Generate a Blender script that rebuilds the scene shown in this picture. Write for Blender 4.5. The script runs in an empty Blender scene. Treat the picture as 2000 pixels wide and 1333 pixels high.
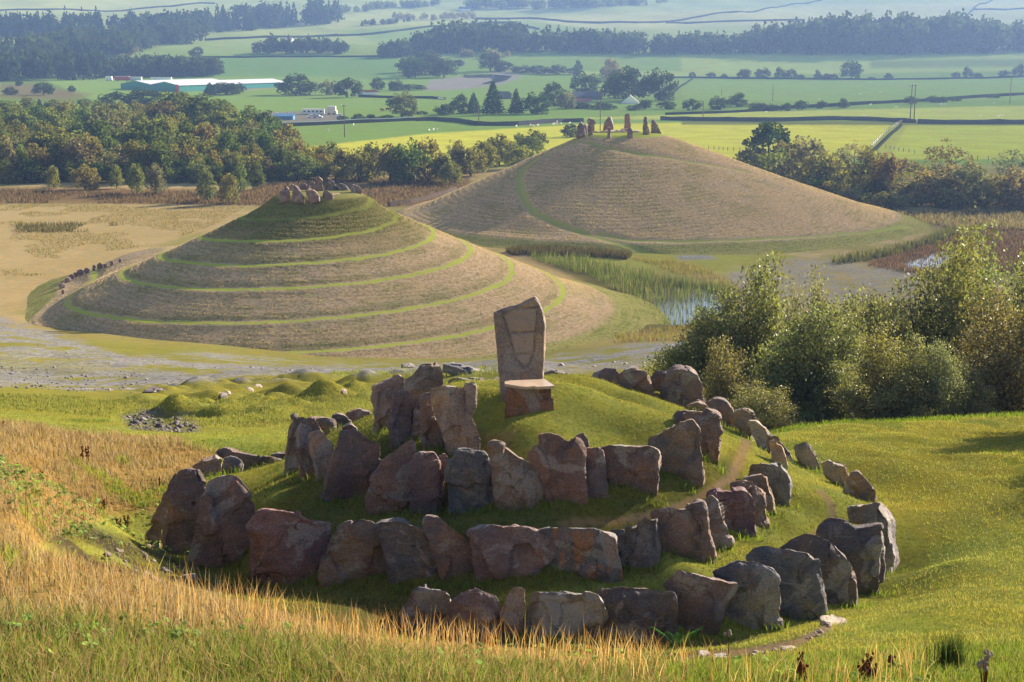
import bpy, bmesh, math, random
import numpy as np
from mathutils import Vector, Matrix, noise

# ---------------------------------------------------------------- camera, sky, sun, exposure
SC = bpy.context.scene
COL = SC.collection
F = 2000 * 50.0 / 36.0            # focal length in pixels of the 2000 px photograph
PITCH = math.atan(586.5 / F)      # horizon lies 586.5 px above the picture centre
HC = 9.5                          # camera height over the stone ring
CP, SP = math.cos(PITCH), math.sin(PITCH)
cam = bpy.data.cameras.new('camera')
cam.lens = 50
cam.sensor_width = 36
cam.clip_start = 0.1
cam.clip_end = 9000
camo = bpy.data.objects.new('camera', cam)
camo.location = (0, 0, HC)
camo.rotation_euler = (math.radians(90) - PITCH, 0, 0)
COL.objects.link(camo)
SC.camera = camo

SUN_EL, SUN_AZ = 23.5, 49.0       # azimuth from +Y towards +X: sun behind the scene, to the right
W = bpy.data.worlds.new('World')
SC.world = W
W.use_nodes = True
nt = W.node_tree
sky = nt.nodes.new('ShaderNodeTexSky')
sky.sky_type = 'NISHITA'
sky.sun_disc = False
sky.sun_elevation = math.radians(SUN_EL)
sky.sun_rotation = math.radians(SUN_AZ)
nt.links.new(sky.outputs[0], nt.nodes['Background'].inputs[0])
nt.nodes['Background'].inputs[1].default_value = 0.05
sun = bpy.data.lights.new('sun', 'SUN')
sun.energy = 5.0
sun.angle = math.radians(0.53)
sun.color = (1.0, 0.87, 0.68)
suno = bpy.data.objects.new('sun', sun)
SDIR = Vector((math.sin(math.radians(SUN_AZ)) * math.cos(math.radians(SUN_EL)),
               math.cos(math.radians(SUN_AZ)) * math.cos(math.radians(SUN_EL)), math.sin(math.radians(SUN_EL))))
suno.rotation_euler = SDIR.to_track_quat('Z', 'Y').to_euler()
suno.location = (60, 60, 60)
COL.objects.link(suno)
SC.view_settings.view_transform = 'Standard'
SC.view_settings.look = 'None'
SC.view_settings.gamma = 1
SC.view_settings.exposure = 1.72
SC.cycles.max_bounces = 6
SC.cycles.diffuse_bounces = 1
SC.cycles.glossy_bounces = 2
SC.cycles.transmission_bounces = 3
SC.cycles.transparent_max_bounces = 6
SC.cycles.volume_bounces = 0
SC.cycles.use_denoising = True

RNG = np.random.default_rng(7)
random.seed(5)

# ---------------------------------------------------------------- pixel <-> place helpers (2000 px photograph)
def ray(px, py):
    a = (px - 1000.0) / F
    b = (666.5 - py) / F
    k = CP + b * SP
    return a / k, (-SP + b * CP) / k       # dX, dZ per metre of Y

def at(px, py, Y):
    dx, dz = ray(px, py)
    return (dx * Y, Y, HC + dz * Y)

def proj(X, Y, Z):
    f = Y * CP - (Z - HC) * SP
    f = np.where(f < 0.3, 0.3, f)
    u = Y * SP + (Z - HC) * CP
    return 1000 + F * X / f, 666.5 - F * u / f

def pts(s):
    return [tuple(float(c) for c in p.split(',')) for p in s.split()]

def smooth(e0, e1, x):
    t = np.clip((x - e0) / (e1 - e0), 0, 1)
    return t * t * (3 - 2 * t)

# ---------------------------------------------------------------- object helpers
def tag(o, label=None, cat=None, group=None, kind=None):
    if label: o['label'] = label
    if cat: o['category'] = cat
    if group: o['group'] = group
    if kind: o['kind'] = kind
    return o

def empty(name, loc, label=None, cat=None, group=None, rz=0):
    o = bpy.data.objects.new(name, None)
    COL.objects.link(o)
    o.location = loc
    o.rotation_euler = (0, 0, rz)
    o.empty_display_size = 0.2
    return tag(o, label, cat, group)

def mesh_np(name, V, T=None, Q=None, col=None, attrs=None, smooth_shade=False):
    """mesh from numpy arrays: V (n,3), triangles T, quads Q, point colours"""
    me = bpy.data.meshes.new(name)
    V = np.ascontiguousarray(V, dtype=np.float32)
    me.vertices.add(len(V))
    me.vertices.foreach_set('co', V.ravel())
    parts, tot = [], []
    if T is not None and len(T):
        parts.append(np.asarray(T, dtype=np.int32).ravel()); tot.append(np.full(len(T), 3, np.int32))
    if Q is not None and len(Q):
        parts.append(np.asarray(Q, dtype=np.int32).ravel()); tot.append(np.full(len(Q), 4, np.int32))
    L = np.concatenate(parts); tot = np.concatenate(tot)
    me.loops.add(len(L))
    me.loops.foreach_set('vertex_index', L)
    me.polygons.add(len(tot))
    st = np.concatenate([[0], np.cumsum(tot)[:-1]]).astype(np.int32)
    me.polygons.foreach_set('loop_start', st)
    if smooth_shade:
        me.polygons.foreach_set('use_smooth', np.ones(len(tot), dtype=bool))
    if col is not None:
        c = np.ones((len(V), 4), np.float32)
        c[:, :col.shape[1]] = col
        at_ = me.color_attributes.new('Col', 'FLOAT_COLOR', 'POINT')
        at_.data.foreach_set('color', c.ravel())
    for k, v in (attrs or {}).items():
        v = np.asarray(v, np.float32)
        if v.ndim == 2:
            a_ = me.attributes.new(k, 'FLOAT_VECTOR', 'POINT'); a_.data.foreach_set('vector', v.ravel())
        else:
            a_ = me.attributes.new(k, 'FLOAT', 'POINT'); a_.data.foreach_set('value', v)
    me.update(calc_edges=True)
    me.validate()
    return me

def obj(name, me, mats, parent=None):
    o = bpy.data.objects.new(name, me)
    COL.objects.link(o)
    for m in (mats if isinstance(mats, (list, tuple)) else [mats]):
        if m.name not in [x.name for x in me.materials if x]:
            me.materials.append(m)
    if parent is not None:
        o.parent = parent
    return o

def copy_thing(root, loc, rz=0.0, scl=(1, 1, 1)):
    r = root.copy()
    COL.objects.link(r)
    r.location = loc
    r.rotation_euler = (0, 0, rz)
    r.scale = scl
    for ch in list(root.children):
        c = ch.copy()
        COL.objects.link(c)
        c.parent = r
    return r

class MB:
    """collects simple solids as plain lists and builds them as one mesh"""
    def __init__(s):
        s.v, s.f = [], []
    def add(s, vs, fs):
        n = len(s.v)
        s.v += [tuple(v) for v in vs]
        s.f += [tuple(i + n for i in f) for f in fs]
    def box(s, c, size, rz=0.0):
        x, y, z = (k / 2 for k in size)
        co, si = math.cos(rz), math.sin(rz)
        vs = []
        for sx, sy, sz in ((-1,-1,-1),(1,-1,-1),(1,1,-1),(-1,1,-1),(-1,-1,1),(1,-1,1),(1,1,1),(-1,1,1)):
            px, py = sx * x, sy * y
            vs.append((c[0] + px * co - py * si, c[1] + px * si + py * co, c[2] + sz * z))
        s.add(vs, [(0,3,2,1),(4,5,6,7),(0,1,5,4),(1,2,6,5),(2,3,7,6),(3,0,4,7)])
    def tube(s, path, radii, n=6):
        rings = []
        for i, p in enumerate(path):
            p = Vector(p)
            d = (Vector(path[min(i + 1, len(path) - 1)]) - Vector(path[max(i - 1, 0)]))
            if d.length < 1e-6: d = Vector((0, 0, 1))
            d.normalize()
            a = d.cross(Vector((0.31, 0.95, 0.02)))
            if a.length < 1e-3: a = d.cross(Vector((1, 0, 0)))
            a.normalize()
            b = d.cross(a)
            rings.append([p + (a * math.cos(2 * math.pi * k / n) + b * math.sin(2 * math.pi * k / n)) * radii[i] for k in range(n)])
        vs = [v for r in rings for v in r]
        fs = []
        for i in range(len(rings) - 1):
            for k in range(n):
                k2 = (k + 1) % n
                fs.append((i * n + k, i * n + k2, (i + 1) * n + k2, (i + 1) * n + k))
        fs.append(tuple(range(n - 1, -1, -1)))
        fs.append(tuple((len(rings) - 1) * n + k for k in range(n)))
        s.add(vs, fs)
    def ball(s, c, r, nu=8, nv=5):
        vs = [(c[0], c[1], c[2] - r[2])]
        for j in range(1, nv):
            t = math.pi * j / nv
            for i in range(nu):
                p = 2 * math.pi * i / nu
                vs.append((c[0] + r[0] * math.sin(t) * math.cos(p), c[1] + r[1] * math.sin(t) * math.sin(p), c[2] - r[2] * math.cos(t)))
        vs.append((c[0], c[1], c[2] + r[2]))
        fs = []
        for i in range(nu):
            i2 = (i + 1) % nu
            fs.append((0, 1 + i2, 1 + i))
            for j in range(nv - 2):
                a = 1 + j * nu
                fs.append((a + i, a + i2, a + nu + i2, a + nu + i))
            fs.append((len(vs) - 1, 1 + (nv - 2) * nu + i, 1 + (nv - 2) * nu + i2))
        s.add(vs, fs)
    def mesh(s, name, smooth_shade=False):
        me = bpy.data.meshes.new(name)
        me.from_pydata(s.v, [], s.f)
        if smooth_shade:
            me.polygons.foreach_set('use_smooth', np.ones(len(me.polygons), dtype=bool))
        me.update()
        return me

# ---------------------------------------------------------------- node helpers and materials
class NT:
    def __init__(s, name):
        s.m = bpy.data.materials.new(name)
        s.m.use_nodes = True
        s.t = s.m.node_tree
        for n in list(s.t.nodes): s.t.nodes.remove(n)
        s.out = s.t.nodes.new('ShaderNodeOutputMaterial')
    def n(s, typ, **kw):
        nd = s.t.nodes.new(typ)
        for k, v in kw.items():
            if k.startswith('i_'):
                key = k[2:]
                key = int(key) if key.isdigit() else key.replace('_', ' ')
                if isinstance(v, bpy.types.NodeSocket): s.t.links.new(v, nd.inputs[key])
                else: nd.inputs[key].default_value = v
            else: setattr(nd, k, v)
        return nd
    def link(s, a, b): s.t.links.new(a, b)
    def noise(s, vec, scale, detail=4, rough=0.6, dist=0.0):
        return s.n('ShaderNodeTexNoise', i_Vector=vec, i_Scale=scale, i_Detail=detail, i_Roughness=rough, i_Distortion=dist).outputs['Fac']
    def ramp(s, fac, a, b, lo=0.0, hi=1.0):
        return s.n('ShaderNodeMapRange', i_Value=fac, i_1=a, i_2=b, i_3=lo, i_4=hi, interpolation_type='SMOOTHSTEP').outputs[0]
    def mix(s, fac, a, b, mode='MIX'):
        nd = s.n('ShaderNodeMix', data_type='RGBA', blend_type=mode)
        for sock, v in ((nd.inputs[0], fac), (nd.inputs[6], a), (nd.inputs[7], b)):
            if isinstance(v, bpy.types.NodeSocket): s.link(v, sock)
            elif isinstance(v, (int, float)) : sock.default_value = v
            else: sock.default_value = tuple(v) + ((1,) if len(v) == 3 else ())
        return nd.outputs[2]
    def math(s, op, a, b=0.0):
        nd = s.n('ShaderNodeMath', operation=op)
        for i, v in enumerate((a, b)):
            if isinstance(v, bpy.types.NodeSocket): s.link(v, nd.inputs[i])
            else: nd.inputs[i].default_value = v
        return nd.outputs[0]
    def bump(s, h, strength, dist, normal=None):
        nd = s.n('ShaderNodeBump', i_Height=h, i_Strength=strength, i_Distance=dist)
        if normal is not None: s.link(normal, nd.inputs['Normal'])
        return nd.outputs[0]
    def principled(s, base, rough=0.9, normal=None, spec=0.2, metal=0.0):
        p = s.n('ShaderNodeBsdfPrincipled')
        if isinstance(base, bpy.types.NodeSocket): s.link(base, p.inputs['Base Color'])
        else: p.inputs['Base Color'].default_value = tuple(base) + (1,)
        if isinstance(rough, bpy.types.NodeSocket): s.link(rough, p.inputs['Roughness'])
        else: p.inputs['Roughness'].default_value = rough
        p.inputs['Specular IOR Level'].default_value = spec
        p.inputs['Metallic'].default_value = metal
        if normal is not None: s.link(normal, p.inputs['Normal'])
        s.link(p.outputs[0], s.out.inputs[0])
        return p

def scaled(N, vec, sx, sy, sz):
    return N.n('ShaderNodeMapping', i_Vector=vec, i_Scale=(sx, sy, sz)).outputs[0]

def flat_mat(name, c, rough=0.7, metal=0.0, var=0.12):
    N = NT(name)
    tc = N.n('ShaderNodeTexCoord').outputs['Object']
    f = N.noise(tc, 3.0, 5)
    base = N.mix(N.ramp(f, 0.3, 0.7), [k * (1 - var) for k in c], [min(1, k * (1 + var)) for k in c])
    N.principled(base, rough, metal=metal, spec=0.0 if rough >= .85 else 0.3)
    return N.m

def mat_ground():
    N = NT('ground')
    tc = N.n('ShaderNodeTexCoord').outputs['Object']
    col = N.n('ShaderNodeAttribute', attribute_name='Col').outputs['Color']
    tex = N.n('ShaderNodeAttribute', attribute_name='gravel').outputs['Fac']
    near = N.n('ShaderNodeAttribute', attribute_name='near').outputs['Fac']
    far = N.math('SUBTRACT', 1.0, near)
    # multi-scale variation: metres-wide patches, tufts, fine speckle
    big = N.noise(tc, 0.09, 5, 0.6)
    mid = N.noise(tc, 0.75, 6, 0.68)
    fine = N.noise(tc, 9.0, 6, 0.72)
    farp = N.noise(scaled(N, tc, 0.02, 0.006, 0.0), 1.0, 6, 0.65)
    c1 = N.mix(N.ramp(big, 0.35, 0.65, 0, 0.4), col, N.mix(0.6, col, (0.22, 0.17, 0.045)))
    c1 = N.mix(N.math('MULTIPLY', far, N.ramp(farp, 0.3, 0.7, 0, 0.3)), c1, N.mix(0.5, col, (0.20, 0.20, 0.10)))
    c2 = N.mix(N.math('MULTIPLY', N.ramp(mid, 0.38, 0.62, 0, 0.7), N.math('SUBTRACT', 1.0, tex)), c1, N.mix(1.0, c1, (1.35, 1.15, 0.75), 'MULTIPLY'))
    dark = N.ramp(fine, 0.34, 0.56, 0.66, 1.0)
    dk = N.mix(near, (1, 1, 1), N.n('ShaderNodeCombineColor', i_0=dark, i_1=dark, i_2=dark).outputs[0])
    c3 = N.mix(1.0, c2, dk, 'MULTIPLY')
    # gravel: stony speckle
    vor = N.n('ShaderNodeTexVoronoi', i_Vector=tc, i_Scale=3.5).outputs['Color']
    g = N.mix(0.45, c3, N.mix(1.0, N.n('ShaderNodeRGBToBW', i_Color=vor).outputs[0], (0.55, 0.52, 0.5), 'MULTIPLY'))
    g = N.mix(N.ramp(mid, 0.50, 0.62, 0, 0.75), g, (0.21, 0.20, 0.07))
    g = N.mix(N.ramp(N.noise(tc, 0.35, 6, 0.7), 0.5, 0.66, 0, 0.6), g, (0.16, 0.155, 0.165))
    g = N.mix(N.ramp(N.noise(tc, 1.6, 5, 0.75), 0.56, 0.64, 0, 0.8), g, (0.09, 0.085, 0.085))
    base = N.mix(tex, c3, g)
    # bump: tussocks plus grass grain
    h = N.math('ADD', N.math('MULTIPLY', mid, 0.5), N.math('MULTIPLY', fine, 0.12))
    nb = N.bump(h, 0.5, 0.22)
    nfar = N.bump(N.noise(scaled(N, tc, 0.25, 0.08, 0.2), 1.0, 5, 0.6), 0.2, 0.8)
    nrm = N.n('ShaderNodeMix', data_type='VECTOR')
    N.link(near, nrm.inputs[0]); N.link(nfar, nrm.inputs[4]); N.link(nb, nrm.inputs[5])
    d = N.n('ShaderNodeBsdfDiffuse', i_Color=base, i_Normal=nrm.outputs[1], i_Roughness=0.8)
    N.link(d.outputs[0], N.out.inputs[0])
    return N.m

def mat_mound():
    """mown hay on an earth mound: 'pol' holds (radius, angle*20, 0) so that mowing lines follow the contours"""
    N = NT('mown_hay')
    tc = N.n('ShaderNodeTexCoord').outputs['Object']
    pol = N.n('ShaderNodeAttribute', attribute_name='pol').outputs['Vector']
    col = N.n('ShaderNodeAttribute', attribute_name='Col').outputs['Color']
    hay = N.n('ShaderNodeAttribute', attribute_name='hay').outputs['Fac']
    swath = N.noise(scaled(N, pol, 1.15, 0.35, 1), 1.0, 3, 0.5)
    tufts = N.noise(tc, 2.6, 5, 0.7)
    patch = N.noise(tc, 0.16, 4, 0.6)
    streak = N.noise(scaled(N, pol, 2.4, 0.9, 1), 1.0, 5, 0.7)
    green = N.mix(1.0, col, (0.52, 0.68, 0.40), 'MULTIPLY')
    f = N.math('MULTIPLY', N.ramp(N.math('ADD', N.math('MULTIPLY', streak, 0.6), N.math('MULTIPLY', patch, 0.5)), 0.52, 0.68, 0, 0.75), hay)
    c = N.mix(f, col, green)
    c = N.mix(N.math('MULTIPLY', N.ramp(tufts, 0.34, 0.56, 0.75, 0), hay), c, N.mix(1.0, c, (0.35, 0.36, 0.36), 'MULTIPLY'))
    c = N.mix(N.ramp(N.noise(tc, 6.0, 3), 0.4, 0.7, 0, 0.35), c, N.mix(1.0, c, (1.45, 1.35, 1.2), 'MULTIPLY'))
    h = N.math('ADD', N.math('MULTIPLY', swath, 0.7), N.math('MULTIPLY', tufts, 0.6))
    nb = N.bump(h, 0.7, 0.2)
    d = N.n('ShaderNodeBsdfDiffuse', i_Color=c, i_Normal=nb, i_Roughness=0.9)
    N.link(d.outputs[0], N.out.inputs[0])
    return N.m

def mat_rock(name='sandstone', CRACK=1.0, RUST=0.0):
    N = NT(name)
    tc0 = N.n('ShaderNodeTexCoord').outputs['Object']
    oi = N.n('ShaderNodeObjectInfo')
    off = N.n('ShaderNodeVectorMath', operation='SCALE', i_0=(31.0, 17.0, 23.0), i_Scale=oi.outputs['Random']).outputs[0]
    tc = N.n('ShaderNodeVectorMath', operation='ADD', i_0=tc0, i_1=off).outputs[0]
    base = oi.outputs['Color']
    big = N.noise(tc, 1.3, 5, 0.6, 0.6)
    mid = N.noise(tc, 5.5, 7, 0.7, 0.3)
    fine = N.noise(tc, 30.0, 5, 0.75)
    bed = N.noise(scaled(N, tc, 2.0, 2.0, 9.0), 1.0, 6, 0.65, 0.8)       # bedding
    run = N.noise(scaled(N, tc, 6.0, 6.0, 0.5), 1.0, 4, 0.6, 0.4)        # runs of rust and soil down the face
    c = N.mix(N.ramp(big, 0.35, 0.68), N.mix(1.0, base, (0.72, 0.74, 0.86), 'MULTIPLY'), N.mix(1.0, base, (1.3, 1.12, 0.95), 'MULTIPLY'))
    c = N.mix(N.ramp(run, 0.55 - RUST * .07, 0.70 - RUST * .1, 0, 0.75), c, N.mix(0.6 + .3 * RUST, c, (0.27 + .12 * RUST, 0.125 + .035 * RUST, 0.05)))
    c = N.mix(N.ramp(bed, 0.52, 0.70, 0, 0.6), c, N.mix(0.6, c, (0.34, 0.30, 0.30)))
    c = N.mix(N.ramp(mid, 0.58, 0.76, 0, 0.7), c, N.mix(0.55, c, (0.36, 0.33, 0.29)))   # dry lichen
    c = N.mix(N.ramp(mid, 0.26, 0.42, 0.75, 0), c, N.mix(1.0, c, (0.42, 0.38, 0.36), 'MULTIPLY'))
    crack = N.n('ShaderNodeTexVoronoi', i_Vector=N.n('ShaderNodeVectorMath', operation='ADD', i_0=tc, i_1=N.n('ShaderNodeVectorMath', operation='SCALE', i_0=N.n('ShaderNodeTexNoise', i_Vector=tc, i_Scale=2.5, i_Detail=4).outputs['Color'], i_Scale=0.7).outputs[0]).outputs[0], i_Scale=1.1, feature='DISTANCE_TO_EDGE').outputs['Distance']
    pat = N.noise(tc, 0.9, 6, 0.62, 1.2)
    c = N.mix(N.ramp(pat, 0.54, 0.60, 0, 0.8), c, N.mix(0.7, c, (0.37, 0.34, 0.33)))      # grey weathered skin
    c = N.mix(N.ramp(pat, 0.44, 0.38, 0, 0.75), c, N.mix(0.65, c, (0.10, 0.10, 0.12)))       # blue-grey fresh face
    ck = N.ramp(crack, 0.0, 0.022, 1, 0)
    ck = N.math('MULTIPLY', ck, N.math('MULTIPLY', N.ramp(big, 0.54, 0.66, 0, 0.7), CRACK))
    c = N.mix(ck, c, (0.025, 0.02, 0.018))
    sp = N.ramp(fine, 0.33, 0.67, 0.68, 1.32)
    c = N.mix(1.0, c, N.n('ShaderNodeCombineColor', i_0=sp, i_1=sp, i_2=sp).outputs[0], 'MULTIPLY')
    h = N.math('ADD', N.math('MULTIPLY', mid, 0.9), N.math('ADD', N.math('MULTIPLY', fine, 0.22), N.math('MULTIPLY', bed, 0.5)))
    h = N.math('SUBTRACT', h, N.math('MULTIPLY', ck, 0.5))
    nb = N.bump(h, 1.0, 0.12)
    N.principled(c, 0.78, nb, spec=0.28)
    return N.m

def mat_leaf(name, base, trans=0.45, gloss=0.0, var=0.35, grad=0.0):
    """foliage: reflecting and light-passing leaves, hue varying per leaf clump and per tree; object colour tints"""
    N = NT(name)
    tc = N.n('ShaderNodeTexCoord').outputs['Object']
    oi = N.n('ShaderNodeObjectInfo')
    geo = N.n('ShaderNodeNewGeometry')
    rnd = geo.outputs['Random Per Island']
    n1 = N.noise(tc, 1.1, 3)
    b = N.mix(1.0, oi.outputs['Color'], base, 'MULTIPLY')
    c = N.mix(N.ramp(n1, 0.35, 0.65, 0, 0.8), b, N.mix(1.0, b, (1.3, 1.15, 0.75), 'MULTIPLY'))
    hsv = N.n('ShaderNodeHueSaturation', i_Color=c)
    N.link(N.ramp(rnd, 0, 1, 0.485, 0.525), hsv.inputs['Hue'])
    N.link(N.ramp(rnd, 0, 1, 1 - var, 1 + var), hsv.inputs['Value'])
    c = hsv.outputs[0]
    d = N.n('ShaderNodeBsdfDiffuse', i_Color=c)
    t = N.n('ShaderNodeBsdfTranslucent', i_Color=N.mix(1.0, c, (1.2, 1.2, 0.65), 'MULTIPLY'))
    ms = N.n('ShaderNodeMixShader', i_0=trans)
    N.link(d.outputs[0], ms.inputs[1]); N.link(t.outputs[0], ms.inputs[2])
    sh = ms.outputs[0]
    if gloss:
        g = N.n('ShaderNodeBsdfGlossy', i_Color=(0.9, 0.92, 0.85, 1), i_Roughness=0.5)
        m2 = N.n('ShaderNodeMixShader', i_0=gloss)
        N.link(sh, m2.inputs[1]); N.link(g.outputs[0], m2.inputs[2])
        sh = m2.outputs[0]
    N.link(sh, N.out.inputs[0])
    return N.m

def mat_blade(name, trans=0.37):
    """grass blades: colour from the blade's own attribute"""
    N = NT(name)
    col = N.n('ShaderNodeAttribute', attribute_name='Col').outputs['Color']
    d = N.n('ShaderNodeBsdfDiffuse', i_Color=col)
    t = N.n('ShaderNodeBsdfTranslucent', i_Color=N.mix(1.0, col, (1.2, 1.2, 0.8), 'MULTIPLY'))
    ms = N.n('ShaderNodeMixShader', i_0=trans)
    N.link(d.outputs[0], ms.inputs[1]); N.link(t.outputs[0], ms.inputs[2])
    N.link(ms.outputs[0], N.out.inputs[0])
    return N.m

def mat_water():
    N = NT('water')
    tc = N.n('ShaderNodeTexCoord').outputs['Object']
    h = N.noise(tc, 2.0, 3)
    N.principled((0.02, 0.022, 0.02), 0.06, N.bump(h, 0.12, 0.05), spec=1.0)
    return N.m

M = {}
M['ground'] = mat_ground()
M['hay'] = mat_mound()
M['rock'] = mat_rock()
M['rustrock'] = mat_rock('rust_streaked_stone', 1.0, 1.0)
M['hedge'] = flat_mat('dark_hedge', (0.022, 0.028, 0.014), 0.95, var=0.4)
M['leaf'] = mat_leaf('foliage', (1, 1, 1), 0.4)
M['willow'] = mat_leaf('willow_leaves', (1, 1, 1), 0.42, gloss=0.05, var=0.5)
M['blade'] = mat_blade('grass_blades')
M['haystalk'] = mat_blade('hay_stalks', 0.27)
M['bark'] = flat_mat('bark', (0.09, 0.07, 0.055), 0.9, var=0.35)
M['wood'] = flat_mat('weathered_wood', (0.13, 0.11, 0.095), 0.85, var=0.25)
M['metal'] = flat_mat('grey_metal', (0.35, 0.36, 0.38), 0.5, 0.4)
M['water'] = mat_water()
M['white'] = flat_mat('white_paint', (0.78, 0.78, 0.76), 0.6, var=0.05)
M['cream'] = flat_mat('cream_render', (0.62, 0.56, 0.47), 0.8, var=0.08)
M['teal'] = flat_mat('teal_cladding', (0.02, 0.22, 0.20), 0.6, var=0.08)
M['roofmetal'] = flat_mat('pale_sheet_roof', (0.52, 0.54, 0.58), 0.5, var=0.06)
M['slate'] = flat_mat('slate_roof', (0.10, 0.10, 0.115), 0.7, var=0.2)
M['redroof'] = flat_mat('red_roof', (0.34, 0.09, 0.06), 0.7, var=0.2)
M['red'] = flat_mat('red_paint', (0.42, 0.03, 0.03), 0.5)
M['blue'] = flat_mat('blue_sheet', (0.08, 0.20, 0.36), 0.6)
M['glass'] = flat_mat('dark_window', (0.03, 0.035, 0.045), 0.15)
M['wool'] = flat_mat('sheep_wool', (0.72, 0.68, 0.60), 0.95)
M['hide'] = flat_mat('brown_hide', (0.20, 0.085, 0.04), 0.9)
M['drystone'] = flat_mat('dry_stone', (0.06, 0.058, 0.062), 0.95, var=0.5)
M['seedhead'] = flat_mat('dry_brown_seedheads', (0.13, 0.055, 0.025), 0.95, var=0.4)
M['thistle'] = flat_mat('grey_thistle_down', (0.34, 0.28, 0.25), 0.95, var=0.4)
M['broadleaf'] = mat_leaf('broad_leaf', (0.20, 0.27, 0.09), 0.4)
M['fern'] = mat_leaf('fern_green', (0.05, 0.17, 0.03), 0.4)

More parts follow.
